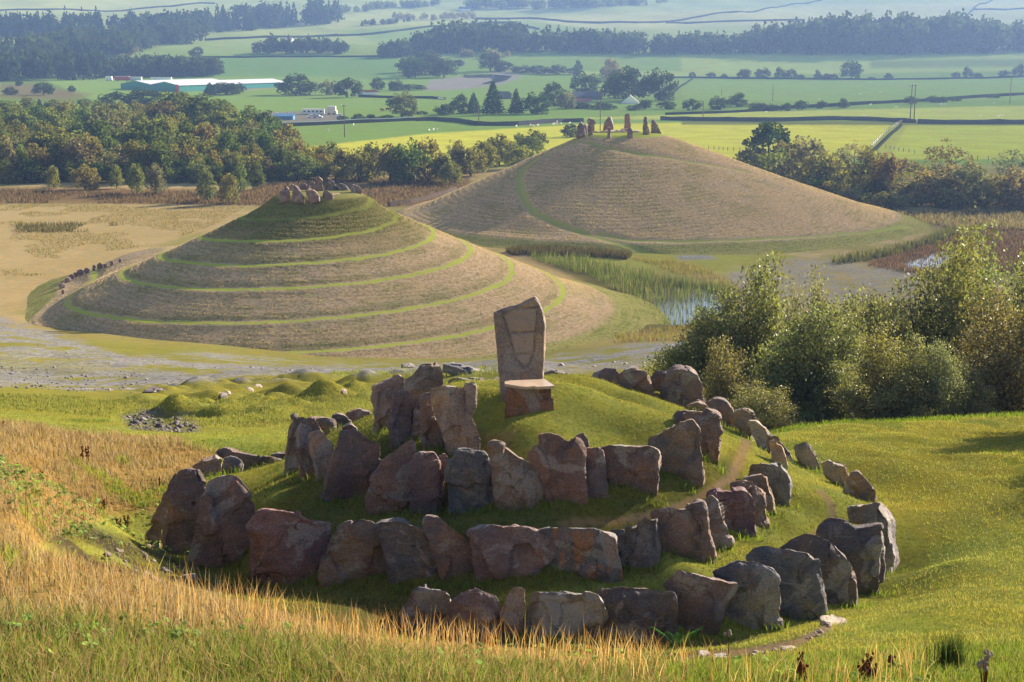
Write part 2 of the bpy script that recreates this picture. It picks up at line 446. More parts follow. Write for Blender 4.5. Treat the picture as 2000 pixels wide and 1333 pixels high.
# ---------------------------------------------------------------- the stones of the spiral: (label, wall, distance, thickness, tint, outline)
RING = (0.2, 29.6)
TINT = {'red': (0.215, 0.147, 0.129), 'purp': (0.19, 0.135, 0.133), 'brown': (0.24, 0.175, 0.135), 'grey': (0.19, 0.175, 0.175),
        'blue': (0.15, 0.147, 0.162), 'tan': (0.34, 0.255, 0.20), 'dark': (0.135, 0.113, 0.113)}
GROUPS = {'O': 'stones of the outermost wall of the spiral', 'M': 'stones of the middle wall of the spiral',
          'I': 'stones of the inner wall of the spiral', 'U': 'tall stones at the head of the spiral',
          'B': 'low boulders behind the spiral'}
STONES = [
 # middle wall, from the left
 ('narrow dark slab leaning at the far left end of the middle wall', 'M', 28.0, .35, 'brown', '345,922 338,960 325,1000 322,1025 305,1072 287,1085 281,1080 285,1045 295,1022 312,990 332,945'),
 ('tall ribbed reddish slab between the narrow dark slab and the broad leaning slab', 'M', 26.6, .5, 'red', '349,920 372,915 392,917 405,934 400,945 396,970 395,990 389,1010 386,1052 372,1085 355,1097 342,1100 325,1090 316,1080 320,1055 327,1012 335,975 344,940'),
 ('broad purple-brown slab leaning right, flank in shadow, left of the big square block', 'M', 25.3, .55, 'red', '405,937 430,925 450,926 467,935 475,947 490,965 502,990 500,1005 497,1040 490,1065 457,1090 410,1122 397,1117 380,1119 372,1107 377,1077 390,1015 397,960'),
 ('big square red block with a stepped flat top, widest of the left stones', 'M', 24.3, .75, 'red', '507,995 515,987 545,986 575,992 600,1007 620,1009 647,1012 650,1020 640,1052 632,1077 625,1110 605,1140 587,1148 550,1145 515,1144 495,1132 496,1102 500,1065 496,1035 500,1010'),
 ('rounded brown boulder right of the big square block', 'M', 23.95, .6, 'brown', '655,1037 675,1022 707,1012 725,1015 737,1032 747,1052 755,1077 757,1115 750,1150 725,1152 690,1140 650,1137 632,1127 635,1090 642,1060'),
 ('blue-grey domed boulder with rusty patches, right of the rounded brown boulder', 'M', 23.7, .6, 'blue', '736,1022 752,1010 780,1005 795,1012 825,1030 843,1045 852,1062 857,1080 853,1108 842,1140 820,1147 797,1148 775,1138 765,1120 752,1075 742,1045'),
 ('brown boulder sloping down to the right, beside the blue-grey domed boulder', 'M', 23.6, .55, 'purp', '832,1005 842,1000 855,1005 872,1020 890,1030 910,1047 922,1067 940,1085 942,1092 937,1120 925,1140 910,1143 885,1140 870,1132 862,1110 857,1080 852,1062 843,1040 828,1025'),
 ('wide purple block with a pointed right corner and a level crack across it', 'M', 23.5, .65, 'purp', '922,1037 940,1027 955,1025 985,1030 1015,1026 1030,1025 1055,1037 1067,1047 1077,1067 1081,1080 1070,1092 1050,1107 1040,1132 1027,1145 985,1140 950,1135 937,1125 942,1087 925,1057'),
 ('wide flat-topped block streaked with orange rust, middle wall', 'M', 23.7, .5, 'blue', '1047,1032 1060,1025 1090,1029 1110,1029 1150,1032 1175,1037 1197,1042 1199,1075 1205,1107 1210,1125 1197,1132 1150,1136 1117,1136 1078,1122 1070,1105 1081,1080 1072,1055'),
 ('narrow grey sliver squeezed in right of the rust-streaked block', 'M', 24.1, .3, 'blue', '1188,1034 1205,1029 1222,1030 1224,1112 1210,1120 1202,1100 1198,1040'),
 ('grey slab rising to a sharp right corner, right of the rust-streaked block', 'M', 24.15, .4, 'grey', '1217,1032 1245,1025 1270,1007 1285,1002 1289,1010 1286,1050 1284,1100 1277,1115 1250,1112 1222,1105 1220,1075'),
 ('large pinkish slab split by a forked crack, middle wall', 'M', 24.6, .5, 'red', '1275,1000 1305,992 1340,985 1370,979 1372,990 1375,1020 1380,1050 1387,1080 1391,1092 1375,1099 1340,1097 1315,1097 1300,1090 1292,1062 1287,1047 1289,1007'),
 ('narrow brown slab right of the cracked pinkish slab', 'M', 25.3, .35, 'brown', '1372,977 1387,965 1402,977 1407,995 1412,1015 1420,1040 1430,1070 1420,1075 1395,1070 1387,1067 1380,1040 1375,1005'),
 ('dark purple round-shouldered slab on the sunny grass bank, middle wall', 'M', 26.0, .45, 'purp', '1390,962 1402,955 1425,952 1450,955 1462,965 1467,977 1472,1000 1477,1025 1476,1047 1450,1050 1427,1047 1417,1030 1412,1000 1407,980'),
 ('brown slab half hidden behind the dark purple round-shouldered slab', 'M', 26.8, .35, 'brown', '1432,945 1455,941 1475,947 1486,957 1492,980 1497,1000 1504,1027 1485,1032 1477,1025 1472,997 1467,975 1455,962'),
 ('brown flat-topped slab tucked in front of the grey round slab at the bend', 'M', 27.4, .4, 'brown', '1452,937 1470,930 1490,926 1500,929 1502,940 1506,962 1510,987 1511,1002 1505,1010 1497,1000 1492,975 1486,957 1475,946'),
 ('grey rounded slab at the right-hand bend of the middle wall', 'M', 28.2, .4, 'grey', '1464,912 1472,907 1490,905 1510,902 1522,906 1535,920 1542,932 1546,947 1544,970 1535,990 1522,992 1510,990 1507,962 1502,935 1497,927 1482,925 1465,930'),
 ('thin pale edge-on slab catching the sun above the grey rounded slab', 'M', 31.5, .3, 'tan', '1507,862 1515,861 1527,870 1532,890 1537,920 1527,915 1510,908'),
 ('dark triangular slab lying against the thin pale slab', 'M', 32.3, .3, 'dark', '1522,862 1532,870 1542,885 1551,902 1540,903 1530,897'),
 ('long knobbly brown rock stepping down along the path, right rim of the spiral', 'M', 33.0, .6, 'brown', '1465,822 1480,820 1497,835 1502,850 1517,855 1520,862 1508,863 1507,897 1495,895 1485,875 1472,850'),
 ('upright brown rock beside the bushes, above the long knobbly rock', 'M', 34.5, .5, 'brown', '1437,800 1445,795 1462,797 1472,805 1479,820 1466,823 1470,850 1467,862 1457,857 1445,840 1438,815'),
 ('dark brown boulder with a sloping top in front of the small leafy bush', 'M', 35.5, .6, 'red', '1380,790 1400,780 1415,779 1425,787 1432,802 1437,820 1437,847 1430,842 1405,835 1403,810 1395,800'),
 ('largest rounded purple boulder on the skyline right of the throne', 'M', 36.5, .8, 'purp', '1304,737 1310,722 1325,715 1345,719 1360,731 1367,747 1371,770 1372,785 1352,800 1330,801 1305,795 1295,775 1290,758 1298,745'),
 ('small purple boulder leaning on the largest rounded boulder', 'M', 37.5, .5, 'purp', '1270,745 1275,728 1285,723 1302,730 1298,752 1292,765 1275,762'),
 ('low pinkish rock in the gap beneath the skyline boulders', 'M', 36.6, .3, 'red', '1272,767 1283,767 1297,785 1290,790 1272,782'),
 ('upright rust-capped boulder in the middle of the skyline group right of the throne', 'M', 36.8, .6, 'red', '1212,730 1222,717 1237,714 1257,720 1265,732 1270,757 1272,782 1250,780 1222,770 1215,750'),
 ('purple rounded boulder nearest the throne in the skyline group', 'M', 37.5, .7, 'purp', '1155,735 1160,725 1182,717 1197,720 1205,727 1212,742 1220,765 1200,760 1175,752 1157,750'),
 ('knobbly rock at the foot of the largest rounded skyline boulder', 'M', 35.0, .4, 'brown', '1342,790 1352,784 1365,782 1378,790 1385,800 1380,812 1350,808'),
 # inner wall, from the left
 ('leftmost tall brown slab of the inner wall', 'I', 29.5, .4, 'brown', '567,830 575,812 585,809 602,815 587,830 582,850 585,880 580,920 570,930 555,927 557,900 565,865'),
 ('tall rusty slab seen edge-on beside the leftmost inner slab', 'I', 28.4, .4, 'red', '587,827 602,816 617,820 625,835 617,840 606,845 605,860 612,887 617,920 607,935 592,942 587,930 585,892 584,850'),
 ('tilted pale-topped brown slab left of the big slanting inner slab', 'I', 27.8, .45, 'tan', '606,846 627,840 637,852 655,872 651,892 647,927 640,942 630,945 622,932 617,905 607,875'),
 ('big slanting reddish slab with a blue-grey foot, inner wall', 'I', 26.6, .5, 'red', '667,842 695,840 715,850 740,860 746,877 740,905 725,937 717,962 700,982 680,987 650,977 636,962 637,950 647,932 652,897 660,865'),
 ('kite-shaped slab leaning right with a raised tip, inner wall', 'I', 25.9, .4, 'red', '742,905 770,887 797,865 807,862 811,880 812,910 805,945 790,980 770,1007 755,1012 725,1005 712,997 720,965 732,930'),
 ('upright dark purple slab right of the kite-shaped slab', 'I', 25.6, .4, 'purp', '812,890 825,882 847,884 855,895 855,930 852,967 850,1005 832,1012 802,992 800,975 807,930'),
 ('narrow brown slab fitted against the upright dark purple slab', 'I', 25.9, .35, 'brown', '853,893 867,882 876,892 872,930 867,967 862,995 850,1002'),
 ('plump blue-grey boulder in the centre of the inner wall', 'I', 25.4, .6, 'blue', '890,882 897,875 915,874 942,881 952,897 967,912 971,937 967,967 965,1000 945,1012 910,1008 880,997 876,967 873,930 880,905'),
 ('brown pear-shaped slab right of the plump blue-grey boulder', 'I', 25.2, .5, 'brown', '962,865 977,864 992,872 1010,887 1025,900 1035,915 1055,925 1065,945 1064,970 1057,995 1040,1000 1012,997 975,997 970,975 972,935 965,905'),
 ('tall broad red-brown slab with a sloping shoulder, centre of the inner wall', 'I', 25.2, .45, 'red', '1050,845 1060,841 1085,845 1100,852 1125,862 1134,877 1136,925 1139,962 1137,982 1110,985 1087,985 1072,972 1065,940 1050,912 1037,897 1036,885 1050,870'),
 ('small pointed stone peeping over behind the tall broad slab', 'I', 26.3, .3, 'purp', '1122,857 1130,847 1140,842 1150,872 1152,905 1135,905'),
 ('narrow dark purple slab between the tall broad slab and the squat red block', 'I', 25.45, .4, 'purp', '1137,877 1150,871 1170,872 1177,882 1182,912 1189,950 1187,975 1162,972 1142,967 1140,925'),
 ('squat smooth red block, widest stone of the inner wall', 'I', 25.8, .45, 'red', '1175,872 1200,870 1225,865 1260,861 1275,865 1286,875 1287,890 1282,925 1281,957 1250,955 1210,956 1197,940 1190,915 1182,895'),
 ('large brown slab with a ramp-like pale top, right part of the inner wall', 'I', 26.6, .6, 'brown', '1270,857 1300,837 1325,822 1350,810 1355,815 1365,832 1366,875 1367,912 1369,932 1340,931 1300,935 1282,935 1285,900 1287,880 1275,865'),
 ('tall brown slab at the right end of the inner wall', 'I', 28.0, .5, 'brown', '1340,800 1352,796 1370,797 1387,800 1402,810 1404,850 1404,892 1397,905 1370,907 1367,850 1362,825 1355,812'),
 ('low lump of rock behind the ramp-topped slab', 'I', 28.6, .4, 'red', '1315,815 1322,803 1340,798 1358,808 1360,835 1320,835'),
 # tall stones at the head
 ('massive slab with a broad sunlit side, left edge of the tall group', 'U', 28.6, .8, 'tan', '730,755 735,750 750,745 770,734 785,732 790,740 787,762 777,767 770,805 766,822 767,840 752,852 737,842 732,835 732,785'),
 ('slim dark red pillar in front of the massive sunlit slab', 'U', 27.6, .4, 'purp', '780,770 792,765 805,777 805,792 804,830 802,865 785,870 770,867 765,852 767,820 772,792'),
 ('tallest stone of the head group with a sloping left shoulder, standing behind', 'U', 30.5, .5, 'brown', '822,710 845,706 860,709 864,725 862,752 858,790 840,800 815,800 800,790 792,765 790,760 797,745 812,727'),
 ('thin dark stone wedged right of the slim red pillar', 'U', 27.6, .3, 'purp', '805,782 820,777 825,805 830,855 820,865 805,862 804,820'),
 ('rust-stained slab left of the great square-topped slab', 'U', 27.2, .35, 'red', '820,772 845,767 847,780 855,805 865,835 867,855 865,875 845,872 830,865 827,830 824,800'),
 ('great square-topped pinkish slab, right end of the tall group', 'U', 26.8, .4, 'tan', '847,760 870,754 905,751 924,750 925,770 924,800 919,815 925,830 932,850 937,870 935,877 910,880 885,885 877,880 870,855 865,830 855,800 847,780'),
 # low boulders behind
 ('grooved brown boulder behind the leftmost standing slabs', 'B', 32.0, .6, 'tan', '377,912 395,897 422,887 435,895 432,920 422,930 405,935 402,922 390,915'),
 ('small dark lichened boulder at the end of the long low rock', 'B', 32.5, .5, 'grey', '436,892 450,886 465,895 471,912 470,927 450,927 434,921'),
 ('long low brown rock with a lit top at the left rear of the spiral', 'B', 33.8, .8, 'red', '429,884 442,875 475,882 520,890 537,895 552,906 525,912 490,922 472,920 465,895 450,886'),
 ('low dark boulder half hidden by the leftmost inner slab', 'B', 35.0, .5, 'dark', '530,887 545,882 560,881 562,902 552,907 537,900'),
 ('pointed dark boulder left of the round boulder beyond the inner wall', 'B', 34.6, .5, 'dark', '650,812 660,805 672,810 685,825 667,842 650,850'),
 ('round brown boulder left of the massive sunlit slab', 'B', 36.0, .7, 'brown', '680,805 700,797 720,802 725,812 725,837 695,834 685,822'),
 ('long low slab linking the inner slabs to the boulders behind', 'B', 34.0, .5, 'brown', '602,812 625,815 650,822 652,845 638,851 630,838 615,825'),
 ('jagged small rock on top behind the big slanting inner slab', 'B', 30.5, .4, 'purp', '663,842 670,830 685,825 695,835 699,845 690,870 670,870'),
 ('flat low rock lying just right of the throne back', 'B', 37.0, .7, 'grey', '1056,725 1065,722 1080,720 1105,730 1127,741 1100,745 1058,743'),
 ('flat low reddish rock lying left of the throne', 'B', 36.0, .6, 'brown', '879,745 882,740 895,736 935,738 973,738 985,744 970,748 930,750 880,754'),
 # outermost wall, from the left
 ('blocky purple stone at the left start of the outermost wall', 'O', 22.2, .5, 'purp', '802,1160 815,1143 845,1150 870,1152 879,1162 879,1200 877,1245 845,1250 793,1245 792,1200'),
 ('peaked purple stone with a lit right edge, second along the front', 'O', 22.0, .5, 'purp', '892,1170 910,1150 925,1143 945,1157 962,1165 970,1185 975,1200 987,1215 990,1245 975,1260 905,1255 880,1240 882,1187'),
 ('narrow brown wedge stone between the peaked stone and the pale-patched slab', 'O', 21.95, .4, 'brown', '1002,1145 1015,1143 1027,1147 1027,1175 1025,1207 1017,1242 1000,1247 990,1220 980,1192 990,1172 997,1160'),
 ('broad slab with a big pale grey patch across its face', 'O', 21.95, .5, 'grey', '1032,1170 1047,1155 1075,1151 1100,1159 1125,1157 1160,1160 1170,1172 1184,1205 1175,1225 1150,1237 1135,1255 1060,1246 1027,1240 1030,1200'),
 ('wide plain dark slab right of the pale-patched slab', 'O', 22.2, .45, 'dark', '1162,1160 1180,1155 1212,1152 1250,1151 1310,1150 1315,1162 1319,1200 1317,1257 1275,1262 1200,1257 1165,1242 1184,1205 1170,1172'),
 ('top-heavy overhanging red block standing on a narrow foot beside the fern', 'O', 22.5, .6, 'purp', '1300,1142 1315,1127 1330,1116 1360,1120 1400,1127 1435,1136 1437,1147 1430,1160 1410,1187 1400,1215 1397,1242 1365,1247 1337,1245 1335,1220 1325,1202 1320,1200 1317,1162 1308,1148'),
 ('blue-grey humped block right of the overhanging red block', 'O', 22.9, .55, 'blue', '1390,1121 1425,1107 1467,1101 1490,1106 1505,1110 1515,1127 1521,1150 1522,1180 1519,1200 1519,1225 1490,1232 1462,1232 1422,1232 1417,1200 1430,1172 1437,1147 1435,1136'),
 ('dark blue-grey slab with a ragged right edge, above the white flat stone', 'O', 23.5, .5, 'blue', '1464,1082 1490,1069 1520,1075 1545,1077 1575,1081 1587,1095 1587,1125 1595,1150 1600,1180 1602,1212 1562,1215 1550,1205 1522,1200 1522,1162 1515,1127 1505,1110 1490,1103 1470,1097'),
 ('dark slab with a long sloping right shoulder, third from the right corner', 'O', 24.3, .5, 'dark', '1532,1070 1560,1052 1575,1047 1590,1051 1612,1060 1640,1080 1662,1102 1667,1140 1670,1165 1665,1180 1640,1190 1605,1175 1600,1150 1588,1125 1587,1095 1575,1080'),
 ('large dark square slab with a notched flat top at the right corner', 'O', 25.3, .55, 'dark', '1600,1050 1605,1030 1620,1020 1650,1022 1685,1021 1717,1022 1720,1050 1715,1087 1715,1155 1690,1167 1670,1170 1667,1135 1662,1102 1640,1078'),
 ('long grey rock with a rough lit top, turning the right corner of the spiral', 'O', 27.0, 1.0, 'grey', '1655,982 1675,980 1705,975 1717,974 1725,990 1737,1010 1739,1050 1744,1082 1747,1095 1725,1130 1718,1100 1716,1040 1710,1024 1660,1022 1655,1000'),
 ('lumpy reddish boulder next above the long grey corner rock', 'O', 31.0, .6, 'red', '1654,975 1652,955 1660,932 1665,922 1675,920 1682,930 1695,945 1704,967 1700,974 1672,979 1657,980'),
 ('grey boulder with a flat lit top in the row along the right lawn', 'O', 33.0, .6, 'tan', '1607,902 1620,896 1632,900 1647,907 1655,925 1659,940 1650,957 1632,947 1615,925'),
 ('slanting grey rock at the far end of the outermost wall on the right lawn', 'O', 34.5, .5, 'tan', '1555,872 1560,865 1572,866 1585,882 1595,902 1602,922 1590,920 1570,910 1557,890'),
 ('small sharp shards at the foot of the right corner stone', 'O', 26.6, .3, 'grey', '1722,1080 1738,1060 1747,1098 1737,1120 1725,1122'),
]
def base_of(P):
    ym = max(p[1] for p in P)
    h = ym - min(p[1] for p in P)
    lo = [p for p in P if p[1] > ym - 0.16 * h - 1]
    return sum(p[0] for p in lo) / len(lo), sum(p[1] for p in lo) / len(lo)

# ---------------------------------------------------------------- terrain: hillside, stone-ring knoll, plain, valley and far slope
PLAIN = -26.5
def tanz(py, Y): return at(1000, py, Y)[2]
def Zp(py, Y): return (Y, tanz(py, Y))
FAR = [(210, -26.5), (300, -26.5), (450, -26.5), (670, -26.3), (860, -25.8), (1250, -20.9), (1500, -3.4), (1900, 22.0), (2700, 83.0), (3820, 165.0)]
NEAR = [(-4, 9.0), (0, 7.8)]
COLS = {
 -700: NEAR + [Zp(1333, 9), (15, 4.2), (19, 3.6), (24, 2.6), (31, 1.2), (40, -1), (60, -5.2), (90, -11), (150, -21.5), (185, -25.6)],
 0:    NEAR + [Zp(1333, 9), Zp(1090, 15), Zp(1000, 19), Zp(950, 22), Zp(900, 26), Zp(860, 31), Zp(830, 36), Zp(800, 46), Zp(765, 60), Zp(740, 85), Zp(700, 115), Zp(660, 150), (185, -25.8)],
 180:  NEAR + [Zp(1333, 9.2), Zp(1135, 15), (18.5, 1.9), Zp(1105, 21.5), Zp(1050, 23.8), Zp(1010, 25.5), Zp(950, 28.5), Zp(900, 31.5), Zp(860, 35.5), Zp(835, 40), Zp(800, 48), Zp(770, 60), Zp(740, 88), Zp(700, 120), Zp(657, 157), (187, -26)],
 330:  NEAR + [Zp(1333, 9.5), Zp(1160, 15), (19, 1.5), (22.5, .75), (27, .15), Zp(900, 32.5), Zp(860, 36.5), Zp(840, 41), Zp(800, 50), Zp(770, 62), Zp(740, 90), Zp(700, 125), Zp(652, 165), (190, -26.3)],
 700:  NEAR + [Zp(1333, 10), Zp(1245, 16), (20, .55), (22.6, .2), (29, -.4), (36, -1.0), Zp(795, 50), Zp(768, 62), Zp(740, 90), Zp(715, 125), (150, -24.2), (178, -26.5)],
 1000: NEAR + [Zp(1333, 10.5), Zp(1275, 16.5), (20, .2), (22, -.3), (29.5, -.9), (38, -1.8), (48, -4), Zp(738, 60), Zp(722, 100), Zp(710, 140), Zp(692, 160), (180, -26.5)],
 1300: NEAR + [Zp(1333, 11.5), Zp(1305, 17), (20, .1), (22.3, -.4), (29.5, -1.0), (38, -2.0), (48, -4.5), Zp(735, 70), Zp(708, 120), Zp(680, 150), (178, -26.3)],
 1650: NEAR + [Zp(1333, 13), Zp(1290, 17), Zp(1230, 20.5), Zp(1190, 22.5), (29, -.75), Zp(900, 35), Zp(850, 39), Zp(825, 42.5), (46, -3.3), (55, -6.3), (80, -12.5), (120, -20), (160, -26)],
 2000: NEAR + [Zp(1333, 13.5), Zp(1250, 18), Zp(1150, 23), Zp(1000, 29.5), Zp(900, 35), Zp(830, 42), Zp(812, 44.5), (48, -3.7), (56, -6.3), (80, -12.5), (120, -20), (160, -26)],
 2700: NEAR + [Zp(1333, 13.5), Zp(1250, 18), Zp(1150, 23), Zp(1000, 29.5), Zp(900, 35), Zp(830, 42), (44.5, -2.3), (48, -3.6), (56, -6.3), (80, -12.5), (120, -20), (160, -26)],
}
def pchip(xs, ys, x):
    xs, ys = np.array(xs, float), np.array(ys, float)
    h = np.diff(xs); d = np.diff(ys) / h
    m = np.zeros_like(ys)
    for i in range(1, len(xs) - 1):
        if d[i - 1] * d[i] > 0:
            w1, w2 = 2 * h[i] + h[i - 1], h[i] + 2 * h[i - 1]
            m[i] = (w1 + w2) / (w1 / d[i - 1] + w2 / d[i])
    m[0], m[-1] = d[0], d[-1]
    k = np.clip(np.searchsorted(xs, x) - 1, 0, len(xs) - 2)
    t = (x - xs[k]) / h[k]
    return ((1 + 2 * t) * (1 - t) ** 2 * ys[k] + t * (1 - t) ** 2 * h[k] * m[k]
            + t * t * (3 - 2 * t) * ys[k + 1] + t * t * (t - 1) * h[k] * m[k + 1])

def geo_steps(a, b, r):
    n = max(2, int(math.log(b / a) / math.log(1 + r)))
    return list(np.geomspace(a, b, n)[:-1])
Yr = np.array(geo_steps(4, 24, .008) + geo_steps(24, 49, .0027) + geo_steps(49, 140, .006) + geo_steps(140, 340, .0045) + geo_steps(340, 3808, .006) + [3808]) - 8
Un = np.linspace(-.64, .64, 660)
NR, NC = len(Yr), len(Un)
GY = np.repeat(Yr[:, None], NC, 1)
GX = Un[None, :] * (GY + 8)

ckeys = sorted(COLS)
cu = np.array([ray(k, 800)[0] for k in ckeys])
prof = np.zeros((NR, len(ckeys)))
for j, k in enumerate(ckeys):
    P_ = COLS[k] + FAR
    lx = [math.log(p[0] + 8) for p in P_]
    prof[:, j] = pchip(lx, [p[1] for p in P_], np.log(Yr + 8))
ucam = np.clip(GX / np.maximum(GY, 7), cu[0], cu[-1])
k_ = np.clip(np.searchsorted(cu, ucam) - 1, 0, len(cu) - 2)
t_ = (ucam - cu[k_]) / (cu[k_ + 1] - cu[k_])
t_ = t_ * .5 + .5 * t_ * t_ * (3 - 2 * t_)
ri = np.arange(NR)[:, None]
GZ = prof[ri, k_] * (1 - t_) + prof[ri, k_ + 1] * t_

def vnoise(x, y, seed=0):
    """smooth 2-D value noise, vectorised"""
    xi, yi = np.floor(x).astype(np.int64), np.floor(y).astype(np.int64)
    fx, fy = x - xi, y - yi
    fx, fy = fx * fx * (3 - 2 * fx), fy * fy * (3 - 2 * fy)
    def hsh(a, b):
        h = (a * 374761393 + b * 668265263 + seed * 974711) & 0x7fffffff
        h = ((h ^ (h >> 13)) * 1274126177) & 0x7fffffff
        return ((h ^ (h >> 16)) & 0xffff) / 65535.0
    return (hsh(xi, yi) * (1 - fx) + hsh(xi + 1, yi) * fx) * (1 - fy) + (hsh(xi, yi + 1) * (1 - fx) + hsh(xi + 1, yi + 1) * fx) * fy
def fbm(x, y, seed=0, oct=4):
    s, a, t = 0, 1.0, 0
    for o in range(oct):
        s = s + a * vnoise(x * 2 ** o, y * 2 ** o, seed + o * 7)
        t += a; a *= .5
    return s / t - .5

# rolling relief: tussocky hillside, gentle plain, rolling far fields
GZ += fbm(GX * .9, GY * .9, 3, 3) * .16 * smooth(60, 40, GY)
GZ += fbm(GX * .09, GY * .09, 5, 4) * 1.1 * smooth(45, 80, GY) * smooth(175, 120, GY)
GZ += fbm(GX * .012, GY * .012, 8, 4) * 1.6 * smooth(420, 600, GY) * smooth(900, 700, GY)
GZ += fbm(GX * .006, GY * .0045, 9, 4) * 22 * smooth(900, 1700, GY) * (.6 + .4 * smooth(1500, 2600, GY))

def grid_at(A, X, Y):
    X, Y = np.asarray(X, float), np.asarray(Y, float)
    r = np.interp(Y, Yr, np.arange(NR))
    c = np.clip((X / (Y + 8) - Un[0]) / (Un[1] - Un[0]), 0, NC - 1.001)
    r = np.clip(r, 0, NR - 1.001)
    r0, c0 = r.astype(int), c.astype(int)
    fr, fc = r - r0, c - c0
    return (A[r0, c0] * (1 - fr) * (1 - fc) + A[r0 + 1, c0] * fr * (1 - fc) + A[r0, c0 + 1] * (1 - fr) * fc + A[r0 + 1, c0 + 1] * fr * fc)

# the terraced knoll of the stone ring: thin-plate surface through the feet of the stones and the visible ground between them
K = []
for s in STONES:
    bx, by = base_of(pts(s[5]))
    K.append(at(bx, by, s[2] + .05))
for px, py, Y in [(1030, 790, 29.2), (1150, 757, 30.8), (1000, 832, 28), (1100, 842, 27.8), (1200, 850, 28.2), (1280, 802, 31), (1200, 780, 30.5),
                  (950, 762, 30.5), (945, 756, 31.5), (1090, 746, 30.6), (1150, 782, 34.5), (1090, 768, 34), (1030, 768, 34), (960, 768, 34), (1220, 800, 34), (1305, 815, 31), (1440, 900, 29.5), (1300, 1000, 25.6), (1180, 1018, 25), (1100, 1020, 24.8),
                  (1400, 955, 27), (1420, 850, 33), (1600, 980, 28.5), (1550, 1030, 27), (1450, 1090, 24.9), (1620, 955, 30), (1350, 1112, 23.8),
                  (700, 1180, 22.6), (500, 1170, 22.8), (400, 1150, 23.5), (520, 930, 30.5), (500, 970, 28), (600, 990, 26.6), (480, 940, 31),
                  (300, 1120, 23.5), (220, 1085, 22.6), (230, 1030, 25.2), (1010, 760, 31.2), (1060, 765, 31), (900, 860, 29), (930, 900, 27.3), (1250, 900, 27.2),
                  (860, 1025, 24.7), (700, 1030, 25.2), (960, 1012, 24.9), (1540, 1000, 27.6), (1510, 1060, 25.8), (1700, 900, 35.5), (1800, 1000, 30),
                  (1850, 1100, 25.8), (1700, 1230, 21), (1500, 1285, 19.8), (1300, 1275, 21.2), (1100, 1262, 21.4), (880, 1262, 21.6), (1640, 1210, 22.3),
                  (1470, 870, 32.6), (1250, 770, 35), (1330, 812, 34), (740, 860, 29.8), (640, 870, 32)]:
    K.append(at(px, py, Y))
for i in range(40):                                  # tie to the open hillside all round
    a = 2 * math.pi * i / 40
    for r in (11.2, 13.0):
        X, Y = RING[0] + r * math.cos(a), RING[1] + .85 * r * math.sin(a)
        K.append((X, Y, float(grid_at(GZ, X, Y))))
K = np.array(K)
def tps(r2): return np.where(r2 > 1e-9, .5 * r2 * np.log(np.maximum(r2, 1e-9)), 0)
n = len(K)
A_ = np.zeros((n + 3, n + 3))
A_[:n, :n] = tps(((K[:, None, :2] - K[None, :, :2]) ** 2).sum(2)) + np.eye(n) * .06
A_[:n, n] = 1; A_[:n, n + 1:] = K[:, :2]; A_[n, :n] = 1; A_[n + 1:, :n] = K[:, :2].T
wts = np.linalg.solve(A_, np.concatenate([K[:, 2], [0, 0, 0]]))
rr = np.hypot(GX - RING[0], (GY - RING[1]) / .85)
mk = rr < 12.4
xs, ys = GX[mk], GY[mk]
zz = wts[n] + wts[n + 1] * xs + wts[n + 2] * ys
for i in range(n):
    zz += wts[i] * tps((xs - K[i, 0]) ** 2 + (ys - K[i, 1]) ** 2)
w_ = smooth(12.3, 10.2, rr[mk])
GZ[mk] = GZ[mk] * (1 - w_) + (zz + fbm(xs * 1.4, ys * 1.4, 4, 3) * .06) * w_

# grassy hillocks left of the ring, and a dug hollow
for px, py, Y, wpx, hpx in [(505, 800, 52, 55, 24), (635, 800, 54, 60, 30), (340, 812, 48, 55, 16), (420, 790, 55, 70, 16), (560, 770, 62, 50, 15),
                            (300, 775, 60, 70, 14), (390, 765, 66, 70, 14), (600, 745, 78, 80, 18), (540, 752, 74, 60, 12), (700, 752, 72, 60, 18), (440, 808, 50, 30, 10),
                            (780, 745, 74, 60, 12), (690, 790, 56, 60, 18), (360, 830, 44, 60, 12), (560, 815, 49, 60, 12), (470, 760, 70, 40, 12)]:
    X, _, _ = at(px, py, Y)
    s = wpx * Y / F * .5
    h = hpx * Y / F * 1.9
    e = np.hypot((GX - X) / s, (GY - Y) / (s * 1.1)) + fbm(GX * .9, GY * .9, int(px), 2) * .5
    e = np.clip(e, 0, 9)
    GZ += h * .72 * np.exp(-(e / 1.3) ** 2)
hk = smooth(-.30, -.25, GX / np.maximum(GY, 7)) * smooth(-.07, -.11, GX / np.maximum(GY, 7)) * smooth(41, 47, GY) * smooth(86, 74, GY)
GZ += hk * (fbm(GX * .35, GY * .35, 81, 3) * 1.1 + np.abs(fbm(GX * .8, GY * .8, 82, 3)) * .7)
hx, hy, _ = at(330, 830, 45.5)
e = np.hypot((GX - hx) / 1.35, (GY - hy) / 1.5)
GZ -= 1.0 * np.exp(-e ** 4)
